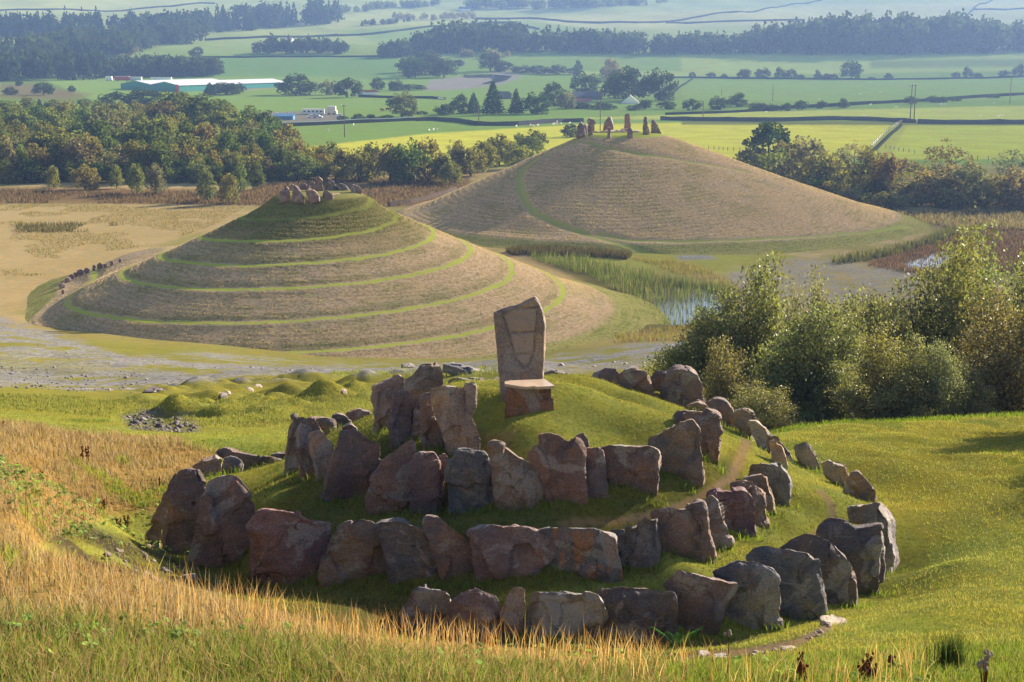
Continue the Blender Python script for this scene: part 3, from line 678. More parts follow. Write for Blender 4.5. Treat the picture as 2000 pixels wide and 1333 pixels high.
# ponds: shallow beds in the plain
def on_plane(px, py, z):
    dx, dz = ray(px, py)
    Y = (z - HC) / dz
    return dx * Y, Y
POND = [on_plane(x, y, PLAIN - .4) for x, y in pts('1230,578 1300,560 1375,566 1420,590 1400,620 1330,636 1260,634 1235,612')]
REED = [on_plane(x, y, PLAIN - .4) for x, y in pts('1030,508 1130,510 1250,535 1330,552 1430,570 1440,610 1390,640 1300,640 1240,628 1215,580 1150,545 1060,520')]
BOGP = [on_plane(x, y, PLAIN - .4) for x, y in pts('1745,516 1790,500 1840,484 1870,480 1868,512 1840,530 1790,528')]
def sdist(X, Y, P):
    """signed distance to polygon, negative inside"""
    d = np.full(X.shape, 1e9); ins = np.zeros(X.shape, bool)
    for i in range(len(P)):
        ax, ay = P[i]; bx, by = P[(i + 1) % len(P)]
        ex, ey = bx - ax, by - ay
        t = np.clip(((X - ax) * ex + (Y - ay) * ey) / (ex * ex + ey * ey + 1e-9), 0, 1)
        d = np.minimum(d, np.hypot(X - ax - t * ex, Y - ay - t * ey))
        c = ((ay > Y) != (by > Y)) & (X < ex * (Y - ay) / (ey + (1e-12 if ey >= 0 else -1e-12)) + ax)
        ins ^= c
    return np.where(ins, -d, d)
pm = (GY > 140) & (GY < 330)
for P in (POND, BOGP):
    sd = sdist(GX[pm], GY[pm], P)
    GZ[pm] = np.where(sd < 3, GZ[pm] * (1 - smooth(3, -1.5, sd)) + (PLAIN - .95) * smooth(3, -1.5, sd), GZ[pm])

def ground(X, Y): return grid_at(GZ, X, Y)
def hit(px, py, ymin=6.0, ymax=3500.0):
    """first ground point seen through a pixel beyond ymin"""
    dx, dz = ray(px, py)
    Y = np.geomspace(ymin, ymax, 1500)
    below = (HC + dz * Y) < ground(dx * Y, Y)
    i = int(np.argmax(below)) if below.any() else len(Y) - 1
    lo, hi = Y[max(i - 1, 0)], Y[i]
    for _ in range(12):
        m = (lo + hi) / 2
        if HC + dz * m < float(ground(dx * m, m)): hi = m
        else: lo = m
    return dx * hi, hi, float(ground(dx * hi, hi))

# ---------------------------------------------------------------- what grows where (albedo by region, shade at the stone ring painted in, fixed to the ground)
LAWN = np.array((.25, .275, .06)); DRY = np.array((.30, .20, .075)); GRAV = np.array((.33, .305, .295)); TAN = np.array((.40, .31, .165))
BOG = np.array((.17, .105, .06)); MUD = np.array((.055, .045, .035)); FIELD = np.array((.19, .33, .07)); BRIGHT = np.array((.60, .61, .07))
PALE = np.array((.36, .43, .17)); ROUGH = np.array((.22, .22, .05)); EARTH = np.array((.30, .215, .14)); DARKEARTH = np.array((.10, .09, .088))
PX, PY = proj(GX, GY, GZ)
C = np.zeros((NR, NC, 3))
n1 = fbm(GX * .35, GY * .35, 11, 4); n2 = fbm(GX * .05, GY * .05, 12, 5); n3 = fbm(GX * 1.6, GY * 1.6, 13, 3)
def lerp(a, b, t): return a * (1 - t[..., None]) + b * t[..., None]
C[:] = LAWN
C = lerp(C, ROUGH, smooth(36, 60, GY))
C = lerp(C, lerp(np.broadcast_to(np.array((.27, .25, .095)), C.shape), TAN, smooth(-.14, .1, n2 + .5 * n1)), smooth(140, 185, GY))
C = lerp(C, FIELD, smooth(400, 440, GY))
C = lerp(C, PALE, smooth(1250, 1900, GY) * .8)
GR = np.zeros((NR, NC))
def region(poly, colour, f=8.0, y0=4, y1=4000, jit=10.0, gravel=0.0, patch=None, amount=1.0):
    """repaint a stretch of ground: outline given where the photograph shows it, kept to distances y0..y1"""
    global C, GR
    P = pts(poly) if isinstance(poly, str) else poly
    x0, x1 = min(p[0] for p in P) - 40, max(p[0] for p in P) + 40
    a0, a1 = min(p[1] for p in P) - 40, max(p[1] for p in P) + 40
    m = (GY > y0) & (GY < y1) & (PX > x0) & (PX < x1) & (PY > a0) & (PY < a1)
    if not m.any(): return
    sd = sdist(PX[m] + n1[m] * jit * 2, PY[m] + n3[m] * jit, P)
    w = smooth(f, -f, sd) * amount
    if patch is not None: w = w * smooth(patch[0], patch[1], n1[m] + .6 * n3[m])
    C[m] = lerp(C[m], np.broadcast_to(colour, C[m].shape), w)
    if gravel: GR[m] = np.maximum(GR[m], w * gravel)
def stripe(line, half, colour, y0, y1, jit=3.0, amount=1.0, gravel=0.0):
    global C, GR
    P = pts(line)
    m = (GY > y0) & (GY < y1) & (PX > min(p[0] for p in P) - 60) & (PX < max(p[0] for p in P) + 60)
    x, y = PX[m] + n1[m] * jit * 2, PY[m] + n3[m] * jit
    d = np.full(x.shape, 1e9)
    for (ax, ay), (bx, by) in zip(P[:-1], P[1:]):
        ex, ey = bx - ax, by - ay
        t = np.clip(((x - ax) * ex + (y - ay) * ey) / (ex * ex + ey * ey), 0, 1)
        d = np.minimum(d, np.hypot(x - ax - t * ex, (y - ay - t * ey) * 1.6))
    w = smooth(half, half * .45, d) * amount
    C[m] = lerp(C[m], np.broadcast_to(colour, C[m].shape), w)
    if gravel: GR[m] = np.maximum(GR[m], w * gravel)
# hillside
region('-900,825 0,830 300,850 430,890 350,950 300,1000 200,1015 90,1060 40,1095 400,1160 700,1235 1000,1270 1300,1300 1600,1360 1600,3000 -900,3000', DRY, 14, 3, 38, 16)
region('-900,1210 0,1205 500,1255 900,1300 1200,1325 2900,1330 2900,3000 -900,3000', np.array((.21, .20, .04)), 20, -4, 18, 20)
region('80,1040 180,1030 330,1085 400,1150 300,1150 180,1120', MUD, 16, 17, 27, 26, patch=(-.3, .12))
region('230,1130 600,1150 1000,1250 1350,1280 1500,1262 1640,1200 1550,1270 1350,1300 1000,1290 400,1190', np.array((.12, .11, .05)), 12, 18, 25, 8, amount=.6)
region('920,830 960,850 1010,840 1000,890 940,880', EARTH, 8, 25, 31, 8, amount=.5)
region('1600,830 2000,820 2000,1000 1800,1060 1700,950', np.array((.27, .235, .045)), 30, 24, 46, 30, amount=.75)
region('238,812 290,798 365,812 400,832 375,856 290,856 248,838', DARKEARTH, 5, 40, 50, 6, gravel=1)
region('540,940 640,880 730,850 900,830 1000,870 1250,890 1390,900 1440,870 1450,950 1300,1010 1290,1120 1000,1160 560,1170 380,1140 380,1100 560,960', np.array((.085, .085, .03)), 14, 20.5, 33, 14, amount=.75)  # ring terraces: shade among the stones put into the ground colour
region('260,1090 420,1130 650,1165 900,1160 1000,1250 1320,1265 1500,1235 1400,1290 1000,1290 600,1240 250,1150', np.array((.075, .068, .032)), 12, 18.5, 24.5, 14, amount=.8)  # ground before the outermost wall: its shade painted in as a darker colour
stripe('1330,1290 1450,1275 1560,1255 1620,1225', 16, EARTH, 17, 24, 5, .9)
stripe('1460,860 1440,905 1425,935 1370,970 1290,1003 1200,1020 1100,1022', 17, EARTH * .85, 23.8, 36, 5, .85)
stripe('1600,960 1622,985 1625,1010 1595,1040 1560,1060', 11, EARTH * .85, 24, 33, 5, .85)
# plain and gravel tracks
region('-900,755 0,755 200,775 420,752 560,738 700,728 1000,732 1230,722 1330,700 1340,655 1150,690 1000,700 750,712 560,705 400,690 250,700 110,650 0,622 -900,600', GRAV, 9, 62, 190, 12, gravel=1, patch=(-.08, .10))
stripe('-300,625 0,640 110,665 250,702 400,714 560,722 700,724 900,724 1100,712 1330,672', 9, GRAV, 60, 190, 8, gravel=1)
stripe('-300,742 0,738 200,752 330,742 480,728 620,722', 10, GRAV * .8, 60, 190, 8, gravel=1)
region('-900,700 0,702 120,715 330,728 420,742 300,745 150,728 0,752 -900,752', np.array((.20, .20, .21)), 8, 62, 140, 14, gravel=1, amount=.8)
region('-900,705 0,690 150,700 260,720 120,725 -900,720', np.array((.27, .25, .07)), 8, 75, 150, 14, amount=.8)
region('-900,400 0,400 480,402 420,440 250,500 130,545 70,600 0,612 -900,600', TAN, 8, 150, 420, 8)
region('-900,366 0,366 480,372 560,350 920,345 920,405 480,402 250,398 0,398 -900,398', BOG, 5, 250, 460, 8)
region('1200,490 1400,480 1560,500 1440,540 1300,530 1100,510', np.array((.28, .30, .06)), 10, 180, 270, 8, amount=.8)
region('1430,530 1560,505 1820,530 1810,590 1400,600', np.array((.36, .31, .22)), 10, 170, 270, 14, gravel=.6, patch=(-.3, .0))
region('1320,500 1380,498 1400,506 1330,508', GRAV, 3, 180, 270, 2, gravel=1)
region('1690,512 1760,490 1850,455 1950,440 2080,440 2080,520 1850,538 1760,530', BOG, 5, 190, 330, 5)
region('1720,412 2200,408 2200,455 1840,455', np.array((.22, .18, .10)), 6, 260, 330, 6)
region('1030,500 1430,560 1450,640 1250,650 1200,580', np.array((.14, .13, .05)), 8, 140, 230, 6)
# fields of the valley
region('430,300 560,292 830,262 1120,244 1330,240 1745,240 1690,305 1480,330 1200,330 430,345', BRIGHT, 2, 420, 700, 2)
region('1775,241 2300,241 2300,312 1740,312 1700,300', np.array((.46, .53, .07)), 2, 400, 700, 2)
region('1690,306 1745,240 1775,241 1735,312', np.array((.40, .44, .08)), 3, 400, 700, 3)
region('1100,232 1500,218 2300,200 2300,236 1500,236', np.array((.45, .52, .10)), 2, 560, 900, 3)
region('1330,236 2300,238 2300,246 1330,244', np.array((.16, .20, .05)), 2, 560, 700, 2)
region('940,140 1330,140 1330,108 2300,108 2300,132 1900,140 1330,150', np.array((.34, .45, .11)), 3, 1100, 1600, 3)
region('1310,158 2300,156 2300,190 1700,200 1340,195', np.array((.22, .36, .09)), 3, 800, 1400, 3)
region('1700,118 2300,112 2300,128 1700,134', np.array((.13, .21, .07)), 5, 1100, 1600, 3, amount=.8)
region('420,112 780,112 770,158 640,150 420,150', np.array((.14, .29, .08)), 3, 900, 1600, 3)
region('470,238 480,222 640,215 680,232 660,240', np.array((.22, .20, .17)), 2, 600, 900, 2, gravel=.5)
region('0,155 90,158 180,195 230,200 120,205 0,200', np.array((.12, .20, .04)), 3, 700, 1300, 3)
region('0,165 60,165 180,185 120,195 0,190', np.array((.17, .13, .08)), 5, 700, 1300, 8, amount=.8)
region('840,158 900,150 1000,140 1020,150 980,165 900,175 830,178', np.array((.34, .31, .28)), 3, 1000, 1500, 3, gravel=.6)
region('560,170 420,182 420,166 540,158', np.array((.33, .26, .20)), 3, 850, 1200, 4)
region('1000,35 1400,20 2300,-10 2300,30 1900,50 1500,50 1000,60', np.array((.5, .52, .24)), 5, 1600, 3800, 6, amount=.9)
region('600,30 920,20 920,45 640,60', np.array((.42, .48, .2)), 5, 1600, 3800, 6, amount=.8)
region('-400,-40 400,-40 400,25 -400,30', np.array((.42, .48, .2)), 5, 1800, 3800, 6, amount=.8)
region('660,60 1040,40 1180,60 1100,70 760,90', np.array((.22, .36, .10)), 4, 1500, 3000, 4, amount=.8)

gv = np.stack([GX.ravel(), GY.ravel(), GZ.ravel()], 1)
idx = np.arange(NR * NC).reshape(NR, NC)
gq = np.stack([idx[:-1, :-1].ravel(), idx[:-1, 1:].ravel(), idx[1:, 1:].ravel(), idx[1:, :-1].ravel()], 1)
near_w = smooth(300, 110, GY)
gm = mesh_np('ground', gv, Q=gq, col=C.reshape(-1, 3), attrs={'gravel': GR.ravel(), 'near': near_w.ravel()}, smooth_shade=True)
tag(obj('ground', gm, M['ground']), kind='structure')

def water_sheet(P, z, label):
    mb = bpy.data.meshes.new('pond')
    mb.from_pydata([(x, y, z) for x, y in P], [], [tuple(range(len(P)))])
    o = obj('pond', mb, M['water'])
    tag(o, kind='structure')
water_sheet(POND, PLAIN - .45, '')
water_sheet(BOGP, PLAIN - .62, '')

# river far across the valley: water laid along its bed
def draped(name, poly, lift, mat, ymin=900):
    P = [hit(x, y, ymin) for x, y in pts(poly)]
    me = bpy.data.meshes.new(name)
    zc = max(p[2] for p in P) + lift
    me.from_pydata([(p[0], p[1], p[2] + lift) for p in P], [], [tuple(range(len(P)))])
    bm = bmesh.new(); bm.from_mesh(me)
    bmesh.ops.triangulate(bm, faces=bm.faces[:])
    bmesh.ops.subdivide_edges(bm, edges=bm.edges[:], cuts=6, use_grid_fill=True)
    for v in bm.verts: v.co.z = float(ground(v.co.x, v.co.y)) + lift
    bm.to_mesh(me); bm.free()
    return obj(name, me, mat)
tag(draped('river', '905,148 960,147 1000,150 990,158 960,164 940,166 965,158 960,152 910,152', .7, M['water']), kind='structure')
tag(draped('river', '886,120 900,118 908,124 905,130 890,128', .7, M['water']), kind='structure')

# ---------------------------------------------------------------- the two landform mounds
def near_line(X, Y, L):
    d = np.full(X.shape, 1e9)
    for (ax, ay), (bx, by) in zip(L[:-1], L[1:]):
        ex, ey = bx - ax, by - ay
        t = np.clip(((X - ax) * ex + (Y - ay) * ey) / (ex * ex + ey * ey + 1e-9), 0, 1)
        d = np.minimum(d, np.hypot(X - ax - t * ex, Y - ay - t * ey))
    return d
MW = (at(632, 590, 188)[0], 188.0)
AN = (at(1207, 440, 292)[0], 292.0)
HAYC = np.array((.55, .40, .25)); PATHC = np.array((.42, .45, .08)); CAPC = np.array((.165, .15, .05)); SKIRT = np.array((.38, .34, .11))
MW_PROF = ([0, 4.6, 5.8, 8.5, 14, 22, 30, 36.8, 38.6, 44, 47], [16.45, 16.4, 16.0, 14.2, 11.55, 8.05, 4.7, 1.9, 1.5, .1, -.6])
ARM = [([0, .5, 1, 1.5, 2, 2.5, 3.0], [34, 25.2, 21.4, 14.8, 10.7, 6.6, 6.0]), ([0, .5, 1, 1.5, 2, 2.5, 3.0], [38.5, 32, 26.5, 19.7, 16.2, 9.8, 5.4])]
def mw_path(X, Y):
    """signed distance outward from the nearest of the two spiral paths"""
    dx, dy = X - MW[0], Y - MW[1]
    r = np.hypot(dx, dy)
    tl = np.degrees(np.arctan2(dy, -dx))                     # 0 left, + towards the far side
    r = r - 12.5 * np.exp(-((tl - 44) / 24) ** 2) * smooth(25, 44, r) + 2.5 * np.exp(-((tl + 5) / 22) ** 2) * smooth(30, 40, r)
    ph = (np.arctan2(-dy, -dx) / (2 * math.pi)) % 1.0       # 0 at the left, quarter turn at the front, half at the right
    best = np.full(r.shape, 99.0)
    for ts, rs in ARM:
        for k in range(-1, 4):
            t = ph + k
            rp = np.where((t <= 2.56) & (t >= (.16 if rs[0] > 36 else -.13)), np.interp(t, ts, rs), -50)
            d = r - rp
            best = np.where(np.abs(d) < np.abs(best), d, best)
    return r, ph, best
def mw_height(X, Y):
    r, ph, d = mw_path(X, Y)
    h = pchip(*MW_PROF, np.clip(r, 0, 47))
    ledge = .19 * d * np.exp(-(np.abs(d) / .9) ** 3) * smooth(5.5, 7.5, r)
    return h + ledge + fbm(X * .5, Y * .5, 21, 3) * .10 + fbm(X * .06, Y * .06, 22, 3) * .5 * smooth(6, 12, r)
AN_A = [-180, -135, -90, -45, 0, 45, 90, 135, 180]
AN_R = [47, 46, 47, 53, 60, 58, 50, 47, 47]
AN_PROF = ([0, .13, .165, .3, .5, .75, .90, .955, 1.04, 1.15], [17.6, 17.5, 17.0, 14.2, 9.9, 4.9, 2.1, 1.5, .1, -.7])
def an_polar(X, Y):
    dx, dy = X - AN[0], Y - AN[1]
    th = np.degrees(np.arctan2(dy, dx))
    R = np.interp(th, AN_A, AN_R)
    return np.hypot(dx, dy), th, R
AN_LINES = []
def an_raw(X, Y):
    r, th, R = an_polar(X, Y)
    h = pchip(*AN_PROF, np.clip(r / R, 0, 1.15))
    # broad spur on the near left flank, so that the path rides a ridge
    return h + fbm(X * .05, Y * .05, 31, 3) * .6 * smooth(.15, .3, r / R)
def hit_fn(fn, px, py, y0, y1):
    dx, dz = ray(px, py)
    Y = np.linspace(y0, y1, 900)
    b = (HC + dz * Y) < PLAIN + fn(dx * Y, Y)
    i = int(np.argmax(b)) if b.any() else len(Y) // 2
    return dx * Y[i], Y[i]
for L in ('1128,272 1085,292 1045,312 1022,330 1014,352 1018,375 1030,400 1050,417 1090,437 1150,458 1200,472 1255,492 1300,505',
          '1140,275 1180,287 1250,301 1340,314 1420,327 1460,335',
          '1170,455 1230,468 1330,472 1450,468 1600,460 1700,452 1780,442'):
    AN_LINES.append([hit_fn(an_raw, x, y, 225, 330) for x, y in pts(L)])
def an_height(X, Y):
    h = an_raw(X, Y)
    for L, wd in zip(AN_LINES, (1.1, .9, .9)):
        d = near_line(X, Y, L)
        h = h - .28 * np.exp(-(d / wd) ** 2)
    return h + fbm(X * .5, Y * .5, 33, 3) * .10

def mound_mesh(name, cx, cy, radius_fn, height_fn, colour_fn, nr, nth):
    rho = np.concatenate([[0.0], np.linspace(.012, 1, nr - 1)])
    th = np.linspace(-math.pi * 1.5, math.pi * .5, nth)           # seam at the far side
    R, T = np.meshgrid(rho, th, indexing='ij')
    RR = R * radius_fn(T)
    X, Y = cx + RR * np.cos(T), cy + RR * np.sin(T)
    H = height_fn(X, Y)
    cols, hay = colour_fn(X, Y, H)
    V = np.stack([X.ravel(), Y.ravel(), (PLAIN + H).ravel()], 1)
    ix = np.arange(nr * nth).reshape(nr, nth)
    q = np.stack([ix[:-1, :-1].ravel(), ix[1:, :-1].ravel(), ix[1:, 1:].ravel(), ix[:-1, 1:].ravel()], 1)
    pol = np.stack([RR.ravel(), (T * 6).ravel(), np.zeros(RR.size)], 1)
    me = mesh_np(name, V, Q=q, col=cols.reshape(-1, 3), attrs={'pol': pol, 'hay': hay.ravel()}, smooth_shade=True)
    return tag(obj(name, me, M['hay']), kind='structure')
def mw_col(X, Y, H):
    r, ph, d = mw_path(X, Y)
    d = d + fbm(X * .8, Y * .8, 41, 2) * .5
    c = np.broadcast_to(HAYC, X.shape + (3,)).copy()
    c = lerp(c, CAPC * 1.15, smooth(18.5, 10.5, r + fbm(X * .3, Y * .3, 42, 3) * 6))
    c = lerp(c, SKIRT, smooth(38.2, 39.6, r))
    c = lerp(c, CAPC * 1.9, smooth(6.2, 5.4, r))
    p = smooth(.48, .22, np.abs(d) + fbm(X * 1.7, Y * 1.7, 47, 2) * .25) * (.3 + .7 * smooth(9, 14, r))
    c = lerp(c, PATHC, p)
    c = lerp(c, np.array((.14, .17, .03)), .35 * smooth(.5, .8, -d) * smooth(2.2, 1.0, -d) * smooth(6, 8, r))   # uncut grass at the inner foot of each path
    return c, 1 - np.maximum(p, smooth(6.2, 5.4, r))
def an_col(X, Y, H):
    r, th, R = an_polar(X, Y)
    c = np.broadcast_to(HAYC * np.array((1.0, .98, .95)), X.shape + (3,)).copy()
    c = lerp(c, SKIRT, smooth(.95, .98, r / R))
    c = lerp(c, PATHC, smooth(.165, .15, r / R))
    p = np.zeros(X.shape)
    j = fbm(X * .6, Y * .6, 43, 2) * .8
    for L, w in zip(AN_LINES, (1.0, .6, .8)):
        p = np.maximum(p, smooth(w, w * .5, near_line(X, Y, L) + j))
    c = lerp(c, np.array((.33, .35, .09)), p * .85)
    return c, 1 - np.maximum(p, smooth(.165, .15, r / R))
mound_mesh('hill', MW[0], MW[1], lambda T: 46.5 + 13 * np.exp(-((((np.degrees(T) + 360) % 360) - 136) / 26) ** 2), mw_height, mw_col, 330, 820)
mound_mesh('hill', AN[0], AN[1], lambda T: 1.14 * np.interp(((np.degrees(T) + 180) % 360) - 180, AN_A, AN_R), an_height, an_col, 320, 760)
def mw_hit(px, py): X, Y = hit_fn(mw_height, px, py, 135, 240); return X, Y, PLAIN + float(mw_height(np.array([X]), np.array([Y]))[0])
def an_hit(px, py): X, Y = hit_fn(an_height, px, py, 225, 350); return X, Y, PLAIN + float(an_height(np.array([X]), np.array([Y]))[0])

# ---------------------------------------------------------------- rocks
def vnoise3(P, seed=0):
    i = np.floor(P).astype(np.int64); f = P - i
    f = f * f * (3 - 2 * f)
    def hsh(a, b, c):
        h = (a * 374761393 + b * 668265263 + c * 2147483647 + c * 961748927 + seed * 974711) & 0x7fffffff
        h = ((h ^ (h >> 13)) * 1274126177) & 0x7fffffff
        return ((h ^ (h >> 16)) & 0xffff) / 65535.0
    r = 0
    for dx in (0, 1):
        for dy in (0, 1):
            for dz in (0, 1):
                w = (f[:, 0] if dx else 1 - f[:, 0]) * (f[:, 1] if dy else 1 - f[:, 1]) * (f[:, 2] if dz else 1 - f[:, 2])
                r = r + w * hsh(i[:, 0] + dx, i[:, 1] + dy, i[:, 2] + dz)
    return r
def fbm3(P, seed=0, oct=4):
    s, a, t = 0, 1.0, 0
    for o in range(oct):
        s = s + a * vnoise3(P * 2.0 ** o, seed + 11 * o); t += a; a *= .5
    return s / t - .5

def resample(P, n):
    P = np.array(P + [P[0]], float)
    s = np.concatenate([[0], np.cumsum(np.hypot(*np.diff(P, axis=0).T))])
    q = np.linspace(0, s[-1], n, endpoint=False)
    return np.stack([np.interp(q, s, P[:, 0]), np.interp(q, s, P[:, 1])], 1)

def hull(P):
    P = sorted(P)
    def half(Q):
        h = []
        for p in Q:
            while len(h) > 1 and (h[-1][0] - h[-2][0]) * (p[1] - h[-2][1]) - (h[-1][1] - h[-2][1]) * (p[0] - h[-2][0]) <= 0: h.pop()
            h.append(p)
        return h
    a, b = half(P), half(P[::-1])
    return a[:-1] + b[:-1]
def grow(P, ky, kx):
    c = np.mean(P, axis=0)
    return [tuple(c + (np.array(p) - c) * [kx, ky]) for p in P]

def outline_rock(P, base, thick, lean=10, yaw=.5, centre=None, sink=.3, n=44, drop=.5):
    """solid block whose front follows a traced outline; base is its foot in the world, thickness runs away from the viewer"""
    P = resample(P, n)
    n0 = np.array([-base[0], -base[1]]); n0 /= np.hypot(*n0)
    nv = n0
    if centre is not None:
        rad = np.array([base[0] - centre[0], base[1] - centre[1]]); rad /= max(np.hypot(*rad), 1e-6)
        v = n0 + yaw * rad
        v /= np.hypot(*v)
        if v @ n0 > .75: nv = v
    L = math.radians(lean)
    N3 = np.array([nv[0] * math.cos(L), nv[1] * math.cos(L), math.sin(L)])
    down = np.array([0, 0, -1.0]) - N3 * (-N3[2]); down /= np.linalg.norm(down)
    y0, y1 = P[:, 1].min(), P[:, 1].max()
    t = (P[:, 1] - y0) / (y1 - y0)
    Yb = base[1]
    cam0 = np.array([0, 0, HC])
    def onto(PP, off):
        b = np.array(base) - N3 * off
        out = []
        for px, py in PP:
            dx, dz = ray(px, py)
            d = np.array([dx, 1, dz])
            s = ((b - cam0) @ N3) / (d @ N3)
            out.append(cam0 + d * s)
        return np.array(out)
    vis = thick * F / Yb * .30 * drop                    # pixels of top face seen above the front edge
    Pf = P.copy(); Pf[:, 1] += vis * np.clip(1 - t / .45, 0, 1)
    front, back = onto(Pf, 0), onto(P, thick)
    low = (t > .78)
    front[low] += down * sink * ((t[low] - .78) / .22)[:, None]
    back[low] += down * (sink + .1) * ((t[low] - .78) / .22)[:, None]
    cf, cb = front.mean(0), back.mean(0)
    rings = [cf + (front - cf) * .95 + N3 * .03, front - N3 * .045 * min(1, thick / .4), cb + (back - cb) * .95 + N3 * thick * .12, cb + (back - cb) * .86]
    V = np.concatenate(rings)
    fs = []
    for k in range(3):
        for i in range(n):
            j = (i + 1) % n
            fs.append((k * n + i, (k + 1) * n + i, (k + 1) * n + j, k * n + j))
    fs.append(tuple(range(n))); fs.append(tuple(range(4 * n - 1, 3 * n - 1, -1)))
    return V, fs

PENDING = []
def rock_object(name, V, fs, voxel, rough, tint, seed, parent=None, origin=None, post=None, chisel=18):
    o0 = np.array(origin if origin is not None else (V[:, 0].mean(), V[:, 1].mean(), V[:, 2].min()))
    me = bpy.data.meshes.new(name)
    me.from_pydata([tuple(v) for v in (V - o0)], [], fs)
    bm = bmesh.new(); bm.from_mesh(me)
    bmesh.ops.triangulate(bm, faces=bm.faces[:])
    bmesh.ops.recalc_face_normals(bm, faces=bm.faces[:])
    bm.to_mesh(me); bm.free()
    o = obj(name, me, M['rock'], parent)
    o.location = o0 if parent is None else o0 - np.array(parent.location)
    o.color = tuple(tint) + (1,)
    md = o.modifiers.new('remesh', 'REMESH'); md.mode = 'VOXEL'; md.voxel_size = voxel; md.use_smooth_shade = True
    PENDING.append((o, rough, seed, post, chisel))
    return o
def finish_rocks():
    dg = bpy.context.evaluated_depsgraph_get()
    new = [(o, bpy.data.meshes.new_from_object(o.evaluated_get(dg)), r, s, post, ch) for o, r, s, post, ch in PENDING]
    for o, me, rough, seed, post, ch in new:
        o.modifiers.clear()
        me.name = o.data.name
        n = len(me.vertices)
        v = np.zeros(n * 3, np.float32); me.vertices.foreach_get('co', v); v = v.reshape(-1, 3).astype(float)
        nr = np.zeros(n * 3, np.float32); me.vertices.foreach_get('normal', nr); nr = nr.reshape(-1, 3)
        rg = np.random.default_rng(seed)
        size = np.ptp(v, axis=0).max()
        c = v.mean(0)
        w0 = np.array(o.location) + (np.array(o.parent.location) if o.parent else 0)
        fdir = np.array([-w0[0], -w0[1], 0.25 * np.hypot(w0[0], w0[1])]); fdir /= np.linalg.norm(fdir)
        for k in range(ch):                                # split faces: slice off proud material along random planes
            d = rg.normal(size=3) * .22 + fdir * rg.choice([1, -1], p=[.75, .25]); d /= np.linalg.norm(d)
            s = (v - c) @ d
            lim = s.max() - rg.uniform(.03, .17) * np.ptp(s)
            v -= np.outer(np.clip(s - lim, 0, None) * .95, d)
        q = v + seed * 3.7
        # broken faces: blocks between fracture lines, each tilted its own way
        nk = max(5, int(7 + 5 * np.ptp(v[:, 0]) / max(np.ptp(v[:, 2]), .1))) if ch else 0
        if nk:
            sd_ = v.min(0) + rg.uniform(0, 1, (nk, 3)) * np.ptp(v, axis=0)
            wob = np.stack([fbm3(q * 2.2 / rough[0], seed + 40 + a, 2) for a in range(3)], 1) * .35 * size / 1.4
            dk = (((v + wob)[:, None, :] - sd_[None]) ** 2 * np.array([1.4, .5, .8])).sum(2)
            ck_ = dk.argmin(1)
            gk = rg.normal(size=(nk, 3)) * .075; ak = rg.normal(size=nk) * .013 * size / 1.4
            v += nr * (ak[ck_] + ((v - sd_[ck_]) * gk[ck_]).sum(1).clip(-.028 * size, .028 * size))[:, None]
        strata = np.array([0.5, 0.5, 1.8])
        d = fbm3(q * 1.3 / rough[0], seed, 3) * .16 * rough[1]
        d += fbm3(q * strata * 4 / rough[0], seed + 3, 3) * .055 * rough[1]
        rdg = np.abs(fbm3(q * 3.1 / rough[0], seed + 9, 3)) * 2
        d += (rdg - .25) * .05 * rough[1]
        v += nr * d[:, None]
        me.vertices.foreach_set('co', v.astype(np.float32).ravel())
        me.polygons.foreach_set('use_smooth', np.ones(len(me.polygons), bool))
        if post: post(o, me, v)
        me.set_sharp_from_angle(angle=math.radians(22))
        me.update()
        old = o.data
        o.data = me
        if not me.materials: me.materials.append(M['rock'])
        bpy.data.meshes.remove(old)
    PENDING.clear()

for k, (label, wall, Y, th, tint, outline) in enumerate(STONES):
    P = pts(outline)
    bx, by = base_of(P)
    b = at(bx, by, Y)
    if not any(w in label for w in ('overhanging', 'square', 'knobbly', 'jagged', 'kite', 'long grey', 'long low', 'notched', 'sloping left', 'sloping shoulder')):
        P = hull(P)
    P = grow(P, *((1.05, 1.04) if bx < 480 else (1.13, 1.22) if bx > 1430 and by < 985 else (1.055, 1.115)))
    lean = {'M': 11, 'O': 8, 'I': 10, 'U': 4, 'B': 8}[wall]
    V, fs = outline_rock(P, b, th, lean, .5 if wall != 'B' else .2, RING if b[1] < 30.5 else None, sink=.35)
    jit = 1 + .05 * np.random.default_rng(k).normal(size=3) * np.array([1, .6, .6])
    o = rock_object('standing_stone' if wall != 'B' else 'boulder', V, fs, .034, (.8, 1.0), np.array(TINT[tint]) * jit, k + 1)
    tag(o, label, 'stone', GROUPS[wall])
    if 'orange rust' in label: RUSTED = o
    if 'pale grey patch' in label: PATCHED = o

